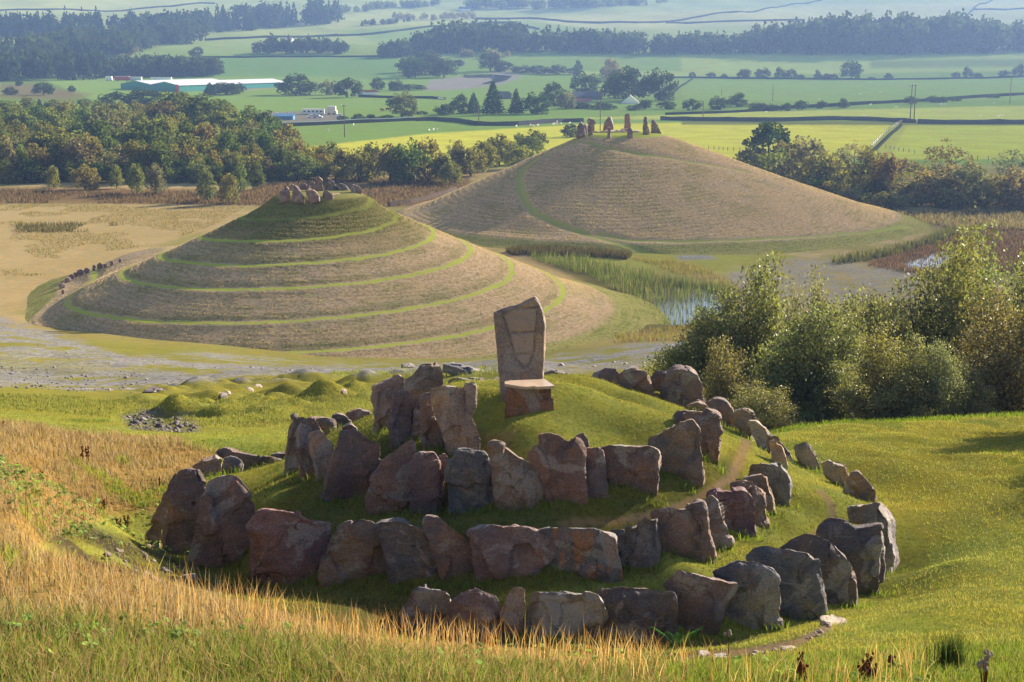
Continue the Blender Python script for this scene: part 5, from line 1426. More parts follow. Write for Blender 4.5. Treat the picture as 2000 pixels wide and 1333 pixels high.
# far woods: each reads as one mass
LOWP = {k: [(leaf_quads(crown_pts(k, 300, np.random.default_rng(61 + i)), .075, np.random.default_rng(65 + i), aspect=.7)) for i in range(3)] for k in ('round', 'conifer', 'birch')}
def far_wood(name, line, n, h, depth, mixc, tint, ymin=700, hvar=.3):
    L = pts(line)
    seg = np.cumsum([0] + [math.hypot(b[0] - a[0], b[1] - a[1]) for a, b in zip(L[:-1], L[1:])])
    Vs_, Qs, off = [], [], 0
    rg = np.random.default_rng(int(L[0][0] * 7 + L[0][1]) & 0xffff)
    for i in range(n):
        s = rg.uniform(0, seg[-1])
        px = np.interp(s, seg, [p[0] for p in L]); py = np.interp(s, seg, [p[1] for p in L])
        X, Y, Z = hit(px, py - rg.uniform(0, 1) * depth, ymin)
        hh = 1.22 * np.interp(s, seg, h if isinstance(h, (list, tuple)) else [h] * len(L)) * rg.uniform(1 - hvar, 1 + hvar * .6) * Y / F
        k = rg.choice(['round', 'conifer', 'birch'], p=mixc)
        V, Q = LOWP[k][i % 3]
        w = hh * (.48 if k == 'conifer' else rg.uniform(.7, 1.1))
        a = rg.uniform(0, 6.28)
        R_ = np.array([[math.cos(a), -math.sin(a), 0], [math.sin(a), math.cos(a), 0], [0, 0, 1]])
        Vs_.append((V @ R_.T) * [w, w, hh] + [X, Y, Z - .3])
        Qs.append(Q + off); off += len(V)
    o = obj(name, mesh_np(name, np.concatenate(Vs_), Q=np.concatenate(Qs)), M['leaf'])
    o.color = tuple(tint) + (1,)
    tag(o, kind='stuff')
far_wood('far_wood', '-200,78 0,76 120,72 230,72 420,66 560,55 660,46', 190, [34, 34, 36, 34, 34, 36, 38], 8, [.25, .65, .1], PINE, 1200)
far_wood('far_wood', '-200,150 0,140 90,135 150,118 240,112 330,92 395,90', 190, [44, 46, 46, 40, 36, 34, 36], 20, [.45, .4, .15], DARKG, 900)
far_wood('far_wood', '-200,168 0,160 100,158 170,158 215,160', 70, [44, 42, 50, 48, 36], 10, [.45, .45, .1], PINE, 750)
far_wood('far_wood', '222,152 300,152 360,152 422,150', 90, [32, 34, 34, 30], 5, [.55, .35, .1], DARKG, 800, .15)
far_wood('far_wood', '740,116 800,112 862,106', 45, [22, 30, 34], 6, [.7, .1, .2], DARKG, 1100)
far_wood('far_wood', '860,106 940,104 1100,106 1250,108 1400,108 1500,108 1620,108 1760,108 1900,106 2000,104 2200,104', 330, [44, 42, 36, 32, 30, 44, 54, 60, 52, 44, 44], 9, [.62, .25, .13], DARKG, 1150)
far_wood('far_wood', '915,20 1050,20 1180,16 1300,10', 90, [20, 22, 18, 14], 4, [.8, .1, .1], GREEN, 1700)
far_wood('far_wood', '640,28 700,26 760,18 860,14', 45, [14, 16, 12, 12], 3, [.8, .1, .1], GREEN, 1500)
far_wood('far_wood', '700,52 740,50 770,47 800,43', 24, 9, 2, [.8, .1, .1], DARKG, 1400)
far_wood('far_wood', '770,40 830,42 880,40 930,38', 46, 10, 5, [.7, 0, .3], GREY, 1500)
far_wood('far_wood', '500,108 540,106 580,106 640,106 680,108', 34, [24, 26, 26, 24, 18], 4, [.8, .1, .1], DARKG, 1100)
far_wood('far_wood', '900,112 960,116 1000,114', 16, 12, 3, [.8, 0, .2], GREY, 1150)

# willow bushes by the lawn, right: near enough to show stems and leaves
WP = {'bush': [], 'tallbush': []}
for i in range(4):
    rg = np.random.default_rng(500 + i)
    P = crown_pts('bush', 30000, rg)
    V, Q = leaf_quads(P, .0118, rg, aspect=.48)
    me = mesh_np('crown', V, Q=Q); me.materials.append(M['willow'])
    tr = trunk_mesh('stems', rg, .66, .014, 2, 14, .38); tr.materials.append(M['bark'])
    WP['bush'].append((me, tr))
WILLOW = (.145, .16, .072); WGREY = (.175, .18, .11); WGOLD = (.175, .17, .075); WBROWN = (.15, .125, .07)
def willow(px, py, Y, top, wpx, tint, label):
    X = at(px, py, Y)[0]; Z = float(ground(X, Y))
    zt = at(px, top, Y)[2]
    k = Y / F
    plant('bush', X, Y, Z, (zt - Z) * 1.10, wpx * k * 1.42, tint, 'willow_bush', label, 'bush', 'willow bushes along the right lawn', WP)
willow(1385, 810, 56, 585, 170, WILLOW, 'leftmost willow bush, overhanging the far stones')
willow(1425, 800, 49, 655, 110, WBROWN, 'slim rusty-brown willow right behind the far boulders')
willow(1480, 800, 57, 515, 190, WILLOW, 'tall feathery willow in the left half of the thicket')
willow(1560, 800, 62, 540, 130, WGREY, 'thin-topped willow between the tall feathery and the bright bush')
willow(1600, 812, 52, 572, 200, WILLOW, 'broad bright-topped willow bush in the middle of the thicket')
willow(1665, 800, 62, 560, 110, WGREY, 'grey-purple twiggy willow behind the middle of the thicket')
willow(1720, 805, 57, 570, 150, WILLOW, 'olive willow behind the golden bush by the lawn')
willow(1745, 812, 47.5, 640, 170, WGOLD, 'golden-leaved willow bush growing at the edge of the lawn')
willow(1815, 812, 47, 655, 110, WGREY, 'grey-green willow bush right of the golden bush')
willow(1890, 806, 48, 695, 90, WGREY, 'small silvery willow near the right end of the lawn edge')
willow(1850, 800, 60, 470, 230, WILLOW, 'big dark willow rising behind the silvery bushes')
willow(1930, 790, 66, 462, 240, WILLOW, 'tallest willow at the right edge of the picture')
willow(1970, 800, 50, 570, 190, WBROWN, 'reddish-brown willow at the right picture edge beside the lawn')
for X_, Y_, h_, lb_ in ((17.2, 40.5, 4.4, 'willow bush just outside the right picture edge that shades the lawn'), (15.6, 33.5, 3.2, 'smaller bush outside the right picture edge near the rush clump')):
    plant('bush', X_, Y_, float(ground(X_, Y_)), h_, 3.6, WILLOW, 'willow_bush', lb_, 'bush', 'willow bushes along the right lawn', WP)
willow(2030, 790, 60, 500, 200, WILLOW, 'willow cut off by the right picture edge')
willow(1490, 822, 45.5, 748, 130, WGOLD, 'low pale leafy bush by the long knobbly rock')
willow(1655, 815, 50, 700, 110, WILLOW, 'low dark willow filling the gap left of the golden bush')
willow(1540, 812, 54, 660, 120, WILLOW, 'dark willow low in the thicket behind the pale leafy bush')

# ---------------------------------------------------------------- walls, fences, poles
def wall_line(line, h, th, label, name='dry_stone_wall', cat='wall', mat='drystone', ymin=300, step=5.0, group=None, cap=None):
    W_ = [hit(x, y, ymin) for x, y in pts(line)]
    P = []
    for a, b in zip(W_[:-1], W_[1:]):
        m = max(2, int(math.hypot(b[0] - a[0], b[1] - a[1]) / step))
        for i in range(m):
            P.append((a[0] + (b[0] - a[0]) * i / m, a[1] + (b[1] - a[1]) * i / m))
    P.append(W_[-1][:2])
    mb, vs, fs = MB(), [], []
    for i, (x, y) in enumerate(P):
        x2, y2 = P[min(i + 1, len(P) - 1)]; x1, y1 = P[max(i - 1, 0)]
        d = math.hypot(x2 - x1, y2 - y1) or 1
        nx, ny = -(y2 - y1) / d * th / 2, (x2 - x1) / d * th / 2
        z = float(ground(x, y)); t = z + h * random.uniform(.86, 1.1)
        vs += [(x - nx, y - ny, z - .6), (x + nx, y + ny, z - .6), (x + nx * .7, y + ny * .7, t), (x - nx * .7, y - ny * .7, t)]
    for i in range(len(P) - 1):
        a, b = 4 * i, 4 * i + 4
        fs += [(a, a + 3, b + 3, b), (a + 1, b + 1, b + 2, a + 2), (a + 3, a + 2, b + 2, b + 3)]
    fs += [(0, 1, 2, 3), (4 * len(P) - 4, 4 * len(P) - 1, 4 * len(P) - 2, 4 * len(P) - 3)]
    mb.add(vs, fs)
    o = obj(name, mb.mesh(name), M[mat])
    tag(o, label, cat, group)
    if cap:
        cb = MB(); cv, cf = [], []
        for i in range(len(P)):
            q = vs[4 * i:4 * i + 4]; t = max(q[2][2], q[3][2])
            cv += [(q[3][0], q[3][1], t + .02), (q[2][0], q[2][1], t + .02), (q[2][0], q[2][1], t + .3), (q[3][0], q[3][1], t + .3)]
        for i in range(len(P) - 1):
            a, b = 4 * i, 4 * i + 4
            cf += [(a, a + 3, b + 3, b), (a + 1, b + 1, b + 2, a + 2), (a + 3, a + 2, b + 2, b + 3)]
        cb.add(cv, cf)
        obj('coping', cb.mesh('coping'), M[cap], o)
    return o
wall_line('511,250 600,246 700,241 812,236', 1.5, .7, 'grey roadside wall with a pale coping above the bright field', cap='roofmetal', ymin=450)
wall_line('812,237 850,236 900,240 934,246 1012,246 1060,242 1102,239 1140,239', 1.9, 1.0, 'dark dry-stone wall bending behind the left of the tall mound', ymin=450)
wall_line('1290,235 1400,237 1510,238 1580,236 1650,235 1720,237 1788,241', 1.9, 1.0, 'dark dry-stone wall right of the far stone circle, ending at the twin pole', ymin=450)
wall_line('1792,242 1900,243 2000,243 2100,243 2250,243', 2.1, 1.0, 'dark dry-stone wall running off the right picture edge', ymin=450)
wall_line('1500,215 1580,211 1640,208 1700,204 1800,199 1900,192 2000,186 2120,180', 1.8, 1.4, 'dark bank and wall along the road beyond the bright fields', ymin=550, step=12, mat='hedge')
wall_line('1300,225 1400,222 1500,217', 1.2, 1.0, 'low wall beyond the far stone circle, under the hedge bushes', ymin=550, step=12, mat='hedge')
for line, lb in (('620,73 700,70 755,65 860,53 947,46 1000,46 1053,59', 'curving field wall climbing over the far hill in the middle'),
                 ('930,38 1035,37 1105,44 1245,46 1350,37 1440,25 1545,10 1605,2', 'long field wall slanting up the far hill to the right'),
                 ('1300,46 1440,43 1570,41 1572,49', 'level field wall above the long wood on the right'),
                 ('1880,38 1902,18 1945,-4', 'short steep field wall at the upper right corner'),
                 ('1902,20 2000,18 2200,14', 'level field wall at the upper right corner'),
                 ('400,80 480,76 560,74 660,70', 'field wall below the conifer wood at the upper left'),
                 ('1580,48 1700,44 1800,42 1880,38', 'thin field wall just above the tallest trees of the long wood'),
                 ('0,22 140,20 300,16 420,8', 'field wall along the upper left hilltop')):
    wall_line(line, 2.6, 1.2, lb, ymin=1000, step=25, name='field_wall', mat='hedge')
for line, lb in (('400,113 520,112 640,112 785,112', 'thin dark hedge line across the fields above the teal shed'),
                 ('1300,153 1350,153 1500,155 1700,157 1850,155 2000,151 2150,148', 'low pale bank under the far field hedge'),
                 ('1312,186 1330,170 1355,154', 'short wall climbing from the great dark tree to the far hedge'),
                 ('700,190 760,192 840,193 870,195', 'thin fence line behind the single broad tree')):
    wall_line(line, 1.5, .6, lb, mat='hedge', ymin=700, step=20, name='field_wall')
wall_line('760,404 800,398 840,388 870,380 890,372', 1.0, .8, 'low rubble wall between the two mounds', mat='bark', ymin=240, step=3)

wall_line('1703,300 1716,287 1730,273 1745,259 1760,246', .8, 1.4, 'low rubble bank under the leaning post fence between the bright fields', name='rubble_wall', mat='hedge', ymin=380, step=3)
def fence(line, n, h, label, ymin=300):
    W_ = [hit(x, y, ymin) for x, y in pts(line)]
    s = np.cumsum([0] + [math.hypot(b[0] - a[0], b[1] - a[1]) for a, b in zip(W_[:-1], W_[1:])])
    e = empty('post_fence', W_[0], label, 'fence')
    o0 = Vector(W_[0]); pp = []
    mb = MB(); mb.tube([(0, 0, -.3), (0, 0, h)], [.11, .10], 6); pm_ = mb.mesh('post'); pm_.materials.append(M['wood'])
    for i in range(n):
        q = s[-1] * i / (n - 1)
        x, y = np.interp(q, s, [w[0] for w in W_]), np.interp(q, s, [w[1] for w in W_])
        p = bpy.data.objects.new('post', pm_); COL.objects.link(p); p.parent = e
        p.location = Vector((x, y, float(ground(x, y)))) - o0
        p.rotation_euler = (random.uniform(-.06, .06), random.uniform(-.06, .06), 0)
        p.scale = (1, 1, random.uniform(.85, 1.1))
        pp.append(p.location.copy())
    wb = MB()
    for k in (.45, .8):
        wb.tube([q + Vector((0, 0, h * k)) for q in pp], [.02] * len(pp), 3)
    obj('wire', wb.mesh('wire'), M['metal'], e)
fence('1700,292 1712,280 1724,268 1737,257 1750,247 1762,241', 17, 1.7, 'leaning post fence climbing between the two bright fields')
fence('1384,292 1400,293 1420,295 1445,296 1470,296', 9, 1.3, 'short post fence between the tall mound and the dense round tree', 380)
fence('1730,290 1760,296 1790,301 1830,303 1870,308 1920,313 1980,316', 17, 1.3, 'post fence along the lower edge of the right bright field', 350)
fence('480,232 510,228 545,226 590,224', 12, 1.6, 'dark post fence behind the caravan yard', 600)

def pole(px, py, top, label, arm=True, twin=False, ymin=300, r=.21):
    X, Y, Z = hit(px, py, ymin)
    h = (py - top) * Y / F
    e = empty('utility_pole', (X, Y, Z), label, 'utility pole')
    for k in ([-.9, .9] if twin else [0]):
        mb = MB(); mb.tube([(k, 0, -.5), (k * .8, 0, h)], [r, r * .75], 8)
        obj('pole', mb.mesh('pole', True), M['wood'], e)
    if arm:
        mb = MB(); mb.box((0, 0, h - .5), (2.9 if twin else 2.3, .16, .18)); obj('crossarm', mb.mesh('crossarm'), M['wood'], e)
        for k in (-1.0, 0, 1.0):
            mb = MB(); mb.tube([(k, 0, h - .4), (k, 0, h - .05), (k, 0, h + .12)], [.07, .11, .05], 8)
            obj('insulator', mb.mesh('insulator', True), M['white'], e)
    if twin:
        mb = MB(); mb.box((-1.9, 0, h - 1.0), (1.4, .5, .35)); obj('switch_box', mb.mesh('switch_box'), M['metal'], e)
        mb = MB(); mb.tube([(1.25, 0, h - .4), (1.25, 0, h + .6)], [.05, .05], 6); obj('insulator', mb.mesh('insulator'), M['white'], e)
pole(673, 268, 206, 'wooden pole with a crossarm rising behind the tree row left of centre', ymin=380)
pole(1172, 262, 176, 'tall wooden pole with white insulators behind the far stone circle', ymin=420)
pole(1781, 240, 167, 'twin wooden pole at the end of the dark wall on the right', twin=True, ymin=450, r=.26)
pole(1972, 203, 152, 'plain wooden pole near the right picture edge', arm=False, ymin=500)
pole(1509, 198, 167, 'thin pole in the field left of the twin pole', arm=False, ymin=700)
pole(1409, 187, 175, 'tiny pole in the field above the hedge bushes', arm=False, ymin=700)
pole(935, 236, 205, 'short pole beside the bend of the dark wall', arm=False, ymin=550)
pole(1373, 232, 198, 'slim pole behind the low wall right of the great dark tree', arm=False, ymin=560)

# ---------------------------------------------------------------- buildings and vehicles across the valley
def gabled(A, G, v, hw, hr, wall, roof, name, label, cat='building', parent=None, over=.3, windows=0, wmat='glass'):
    """A, G: feet of the gable end (x, y); v: run of the ridge; hw wall height, hr ridge height"""
    z = min(float(ground(*A)), float(ground(*G)))
    if parent is None:
        e = empty(name, (A[0], A[1], z), label, cat)
    else:
        e = parent
    o0 = Vector(e.location)
    A, G, v = Vector(A).to_3d(), Vector(G).to_3d(), Vector(v).to_3d()
    A.z = G.z = z; A -= o0; G -= o0
    up = Vector((0, 0, 1))
    mid = (A + G) / 2
    def at_(p, h): return p + up * h
    mb = MB()
    V = [at_(A, -1), at_(G, -1), at_(G, hw), at_(mid, hr), at_(A, hw)]
    V += [p + v for p in V]
    mb.add(V, [(0, 1, 2, 3, 4), (9, 8, 7, 6, 5), (0, 4, 9, 5), (1, 6, 7, 2)])
    obj('wall', mb.mesh('wall'), M[wall], e)
    g = (G - A).normalized(); vn = v.normalized()
    sl = (hr - hw) / max((mid - A).length, .1)
    th = .18
    rb = MB()
    for P_, sgn in ((A, -1), (G, 1)):
        ev = P_ + g * over * sgn + up * (hw - over * sl + .03)
        rg_ = mid + up * (hr + .03)
        a0, a1 = ev - vn * over, rg_ - vn * over
        b0, b1 = ev + v + vn * over, rg_ + v + vn * over
        rb.add([a0, a1, b1, b0, a0 + up * th, a1 + up * th, b1 + up * th, b0 + up * th],
               [(0, 1, 2, 3), (7, 6, 5, 4), (0, 4, 5, 1), (1, 5, 6, 2), (2, 6, 7, 3), (3, 7, 4, 0)])
    obj('roof', rb.mesh('roof'), M[roof], e)
    for i in range(windows):
        mb = MB()
        p = A + v * ((i + .7) / (windows + .4)) + up * (hw * .55) - g * .04
        vv = vn * .55; uu = up * .6
        q = [p - vv - uu, p + vv - uu, p + vv + uu, p - vv + uu]
        mb.add([*q, *[k + g * .06 for k in q]], [(0, 1, 2, 3), (7, 6, 5, 4), (0, 4, 5, 1), (1, 5, 6, 2), (2, 6, 7, 3), (3, 7, 4, 0)])
        obj('window', mb.mesh('window'), M[wmat], e)
    return e
def xy(px, py, ymin=500): return hit(px, py, ymin)[:2]
A, G1, G2 = xy(350, 180, 700), xy(296, 177, 700), xy(236, 174, 700)
B = xy(560, 170, 700)
v = (B[0] - A[0], B[1] - A[1])
k = A[1] / F
shed = gabled(A, G1, v, 8 * k * 1.5, 13.5 * k * 1.35, 'teal', 'roofmetal', 'warehouse', 'long teal warehouse with white sheet roofs beyond the wood')
gabled(G1, G2, (v[0] * .7, v[1] * .7), 8 * k * 1.4, 13 * k * 1.35, 'teal', 'roofmetal', '', '', parent=shed)
mb = MB(); o0 = shed.location
for t in (.05, .12):
    c = Vector((A[0] + (G1[0] - A[0]) * .15, A[1] + (G1[1] - A[1]) * .15, shed.location.z + 3)) - o0
mb.box((-1.2, -.8, 2.5), (2.6, .6, 5.0), math.atan2(G1[1] - A[1], G1[0] - A[0])); obj('loading_door', mb.mesh('loading_door'), M['red'], shed)
def container(px, py, wpx, hpx, mat, name, label, cat, ymin=700, deep=3, wheels=False):
    X, Y, Z = hit(px, py, ymin); kk = Y / F
    e = empty(name, (X, Y, Z), label, cat)
    w, h = wpx * kk, hpx * kk
    mb = MB(); mb.box((0, 0, h * .56), (w, deep, h * .88)); obj('body', mb.mesh('body'), M[mat], e)
    mb = MB(); mb.box((0, 0, h * 1.03), (w * 1.01, deep * 1.02, h * .05)); obj('roof', mb.mesh('roof'), M['roofmetal'], e)
    for s in (-.32, .32):
        mb = MB()
        if wheels: mb.tube([(s * w, -deep / 2, h * .1), (s * w, deep / 2, h * .1)], [h * .13] * 2, 10)
        else: mb.box((s * w, 0, h * .04), (w * .1, deep * .9, h * .12))
        obj('wheel' if wheels else 'foot', mb.mesh('foot'), M['slate'], e)
    return e, w, h, deep
container(239, 158, 28, 8, 'red', 'shipping_container', 'red shipping container behind the teal warehouse', 'container')
container(213, 158, 12, 8, 'white', 'shipping_container', 'short white container left of the red container', 'container')
container(266, 158, 22, 7, 'roofmetal', 'lorry_trailer', 'grey trailer right of the red container', 'trailer', wheels=True)
container(315, 158, 40, 6, 'white', 'lorry_trailer', 'long white trailer behind the warehouse roof', 'trailer', wheels=True)
X, Y, Z = hit(482, 171, 700); kk = Y / F
e = empty('storage_tank', (X, Y, Z), 'white horizontal tank in front of the teal warehouse', 'tank')
mb = MB(); mb.tube([(-7 * kk, 0, 4 * kk), (-6.6 * kk, 0, 4 * kk), (6.6 * kk, 0, 4 * kk), (7 * kk, 0, 4 * kk)], [1.5 * kk, 3 * kk, 3 * kk, 1.5 * kk], 14); obj('vessel', mb.mesh('vessel', True), M['white'], e)
for s in (-4, 4):
    mb = MB(); mb.box((s * kk, 0, 1.0 * kk), (1.2 * kk, 4 * kk, 2.4 * kk)); obj('saddle', mb.mesh('saddle'), M['metal'], e)
# caravan yard
e, w, h, dp = container(612, 224, 42, 10, 'white', 'static_caravan', 'long white static caravan in the yard left of the pole', 'caravan', 600)
for i in range(5):
    mb = MB(); mb.box((w * (-.38 + .19 * i), -dp / 2 - .03, h * .62), (w * .1, .06, h * .28)); obj('window', mb.mesh('window'), M['glass'], e)
e, w, h, dp = container(648, 224, 16, 15, 'cream', 'horse_lorry', 'tall cream lorry parked at the end of the static caravan', 'lorry', 600, 3.5, True)
mb = MB(); mb.box((w * .55, 0, h * .3), (w * .22, dp * .9, h * .42)); obj('cab', mb.mesh('cab'), M['white'], e)
X, Y, Z = hit(553, 234, 600)
gabled((X - 3.5, Y - 3), (X - 3.5, Y + 3), (8.5, 0), 1.6, 2.6, 'blue', 'blue', 'shelter', 'low blue sheeted shelter in the yard', 'shelter')
def car(px, py, mat, label, ymin=600):
    X, Y, Z = hit(px, py, ymin)
    e = empty('parked_car', (X, Y, Z), label, 'car', rz=random.uniform(-.3, .3))
    mb = MB()
    prof = [(-2.1, .35), (2.1, .35), (2.1, .8), (1.2, .95), (.6, 1.45), (-1.3, 1.45), (-1.9, .95), (-2.1, .85)]
    V = [(x, -.85, z) for x, z in prof] + [(x, .85, z) for x, z in prof]
    n_ = len(prof)
    mb.add(V, [tuple(range(n_)), tuple(range(2 * n_ - 1, n_ - 1, -1))] + [(i, i + n_, (i + 1) % n_ + n_, (i + 1) % n_) for i in range(n_)])
    obj('body', mb.mesh('body'), M[mat], e)
    mb = MB(); mb.box((-.35, 0, 1.2), (1.7, 1.74, .36)); obj('windows', mb.mesh('windows'), M['glass'], e)
    for x in (-1.3, 1.3):
        for y in (-.8, .8):
            mb = MB(); mb.tube([(x, y - .1, .33), (x, y + .1, .33)], [.33, .33], 10); obj('wheel', mb.mesh('wheel'), M['slate'], e)
car(609, 231, 'white', 'white car parked left in front of the static caravan')
car(621, 231, 'roofmetal', 'silver car parked right in front of the static caravan')
car(665, 229, 'white', 'white car beside the bushes right of the cream lorry')
car(862, 195, 'white', 'white vehicle standing in the far meadow', 700)
# houses
def house(px, py, wpx, hw, hr, v, wall, roof, name, label, win=2, ymin=600):
    a = xy(px - wpx / 2, py, ymin); kk = a[1] / F
    return gabled(a, (a[0] + wpx * kk * .99, a[1] + 1.0), (v[0] * kk, v[1] * kk), hw * kk, hr * kk, wall, roof, name, label, windows=win)
house(651, 181, 12, 9, 16, (22, 16), 'white', 'slate', 'farmhouse', 'white gabled house between two dark round trees')
house(705, 186, 16, 5, 9, (26, 6), 'white', 'redroof', 'cottage', 'low cottage with a reddish roof right of the white gabled house')
house(1230, 203, 34, 2, 15, (6, 60), 'white', 'slate', 'barn', 'low barn with white gable edges below the great dark tree', 0)
house(993, 194, 12, 9, 14, (-26, 5), 'slate', 'slate', 'farmhouse', 'grey farmhouse hidden between the two conifers')
house(866, 221, 16, 8, 15, (14, 10), 'white', 'slate', 'cottage', 'small white cottage behind low dark trees by the wall')
def lowhouse(px0, px1, py, hw, hr, wall, roof, label, ymin=600, name='barn', win=0):
    a, b = xy(px0, py, ymin), xy(px1, py, ymin)
    d = (b[0] - a[0], b[1] - a[1])
    return gabled(a, (a[0] + .5, a[1] + 9), d, hw * a[1] / F, hr * a[1] / F, wall, roof, name, label, windows=win)
lowhouse(1124, 1154, 201, 2.5, 7, 'cream', 'redroof', 'long low barn with a red roof left of the tall pole')
lowhouse(1118, 1176, 195, 6, 14, 'slate', 'slate', 'long slate-roofed farm building behind the red-roofed barn')
lowhouse(1896, 1926, 78, 7, 14, 'cream', 'slate', 'pale house among the far woods at the upper right', 1100, 'farmhouse', 3)
lowhouse(1940, 1966, 86, 6, 11, 'cream', 'slate', 'grey-roofed house right of the pale house in the far woods', 1100, 'farmhouse', 2)
lowhouse(1980, 2012, 96, 7, 13, 'white', 'slate', 'white house at the right edge of the far woods', 1100, 'farmhouse', 3)
lowhouse(896, 918, 22, 4, 8, 'white', 'slate', 'white farmhouse by the trees at the top of the picture', 1500, 'farmhouse', 2)
lowhouse(556, 570, 82, 4, 8, 'cream', 'slate', 'small pale house below the upper left wood', 1100, 'cottage', 2)

# animals
def animal_mesh(name, wool, dark, L=1.0):
    mb = MB()
    mb.ball((0, 0, .62 * L), (.55 * L, .27 * L, .29 * L), 12, 8)
    mb.ball((.48 * L, 0, .78 * L), (.18 * L, .15 * L, .19 * L), 8, 6)
    mb.ball((.68 * L, 0, .84 * L), (.16 * L, .09 * L, .10 * L), 8, 6)
    nb = len(mb.f)
    for sx in (-.36, .36):
        for sy in (-.14, .14):
            mb.tube([(sx * L, sy * L, .5 * L), (sx * L + .02, sy * L, .26 * L), (sx * L, sy * L, 0)], [.075 * L, .05 * L, .04 * L], 6)
    for sy in (-.1, .1):
        mb.ball((.60 * L, sy * L, .92 * L), (.03 * L, .06 * L, .03 * L), 6, 4)
    mb.tube([(-.54 * L, 0, .74 * L), (-.62 * L, 0, .5 * L)], [.04 * L, .02 * L], 5)
    me = mb.mesh(name, True)
    me.materials.append(M[wool]); me.materials.append(M[dark])
    for i, p in enumerate(me.polygons): p.material_index = 1 if i >= nb else 0
    return me
shm = animal_mesh('sheep', 'wool', 'cream')
for px, py in pts('838,258 846,257 853,256 1008,250 1036,248 1042,249 1050,248 1081,246 1086,245 1088,241 1096,245 1112,244 1496,222 1690,230 1700,207 1838,206 1845,207 1940,205 1915,231 1950,230 1955,229 640,258 690,247 1750,212 1600,196 1680,186 1720,182'):
    X, Y, Z = hit(px, py, 400)
    s = bpy.data.objects.new('sheep', shm); COL.objects.link(s)
    s.location = (X, Y, Z); s.rotation_euler = (0, 0, random.uniform(0, 6.28)); s.scale = (1.25,) * 3
    tag(s, 'small white sheep grazing in a bright field of the valley', 'sheep', 'sheep grazing in the valley')
cowm = animal_mesh('cow', 'hide', 'hide', 1.9)
for px, py, rz, lb in ((747, 219, 3.3, 'brown cow standing left of the single broad tree'), (757, 217, .4, 'dark brown cow just behind the first, beside the single broad tree')):
    X, Y, Z = hit(px, py, 500)
    s = bpy.data.objects.new('cow', cowm); COL.objects.link(s); s.location = (X, Y, Z); s.rotation_euler = (0, 0, rz); tag(s, lb, 'cow')

# ---------------------------------------------------------------- grass, reeds, stalks and leaves
def blades(name, X, Y, h, w, lean, c0, c1, rg, seg=2, Z=None, az=None, mat='blade'):
    """many grass blades as one mesh: c0 colour at the foot, c1 at the tip, each (n,3)"""
    n = len(X)
    Z = ground(X, Y) if Z is None else Z
    a = rg.uniform(0, 2 * math.pi, n) if az is None else az
    d = rg.uniform(0, 2 * math.pi, n)
    dx, dy = np.cos(a) * w / 2, np.sin(a) * w / 2
    lx, ly = np.cos(d) * lean * h, np.sin(d) * lean * h
    foot = np.stack([X, Y, Z - .02], 1)
    side = np.stack([dx, dy, np.zeros(n)], 1)
    tip = foot + np.stack([lx, ly, h * np.sqrt(np.clip(1 - lean ** 2 * .6, .2, 1))], 1)
    if seg == 1:
        V = np.stack([foot - side, foot + side, tip], 1).reshape(-1, 3)
        T = np.arange(3 * n).reshape(n, 3)
        cc = np.stack([c0, c0, c1], 1).reshape(-1, 3)
    else:
        mid = foot + np.stack([lx * .3, ly * .3, h * .55], 1)
        V = np.stack([foot - side, foot + side, mid + side * .75, mid - side * .75, tip], 1).reshape(-1, 3)
        b = np.arange(n)[:, None] * 5
        T = np.concatenate([b + [0, 1, 2], b + [0, 2, 3], b + [3, 2, 4]])
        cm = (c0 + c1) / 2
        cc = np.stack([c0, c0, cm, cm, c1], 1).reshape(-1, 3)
    return tag(obj(name, mesh_np(name, V, T=T, col=cc), M[mat]), kind='stuff')

rg = np.random.default_rng(321)
def cand(n, y0, y1, x0=-.47, x1=.47):
    y = np.sqrt(rg.uniform(y0 ** 2, y1 ** 2, n)); u = rg.uniform(x0, x1, n)
    return u * y, y
def colmix(n, cols, p, var=.18):
    c = np.array(cols)[rg.choice(len(cols), n, p=p)]
    return c * rg.uniform(1 - var, 1 + var, (n, 1))
def inside(px, py, s, jit=0):
    return sdist(px, py, pts(s)) < jit
STRAW = [(.42, .29, .18), (.39, .255, .145), (.30, .185, .11), (.48, .37, .26), (.25, .23, .09)]
# tall dry grass on the hillside crest and bank
X, Y = cand(300000, 10.5, 37)
Z = ground(X, Y); px, py = proj(X, Y, Z)
crest = inside(px, py, '-500,1080 0,1085 200,1115 400,1160 700,1235 1000,1275 1300,1308 1500,1330 1500,1400 1100,1390 700,1330 400,1275 0,1235 -500,1230', 12) & (Y < 20)
bank = inside(px, py, '-500,825 0,832 300,855 420,890 340,950 300,985 210,1000 90,1055 30,1090 -500,1090', 6) & (Y > 14)
hid = inside(px, py, '-500,1000 100,1050 400,1150 800,1250 1250,1300 1250,1200 300,1080', 0) & (Y > 15.2) & (Y < 20) & (X < 1.5)
cl = fbm(X * 1.3, Y * 1.3, 51, 3); cl2 = fbm(X * .35, Y * .35, 52, 3)
keep = (crest & (rg.uniform(0, 1, len(X)) < .75 + cl2)) | (bank & (rg.uniform(0, 1, len(X)) < .55 + cl2 + cl * .5))
X, Y, Z, bk, cl, cl2 = X[keep], Y[keep], Z[keep], bank[keep], cl[keep], cl2[keep]
n = len(X)
px_, _ = proj(X, Y, Z)
h = (1 - .6 * smooth(380, 820, px_)) * np.where(bk, rg.uniform(.10, .27, n), rg.uniform(.08, .25, n)) * (1 + cl * .9)
c1 = colmix(n, STRAW, [.3, .28, .18, .14, .10])
gr = (cl2 + cl * .5 + np.where(bk, -.02, -.12)) > .10
c1[gr] = colmix(int(gr.sum()), [(.26, .32, .05), (.20, .27, .05), (.34, .34, .08)], [.4, .3, .3])
c0 = c1 * .62 + np.array([0, .03, 0])
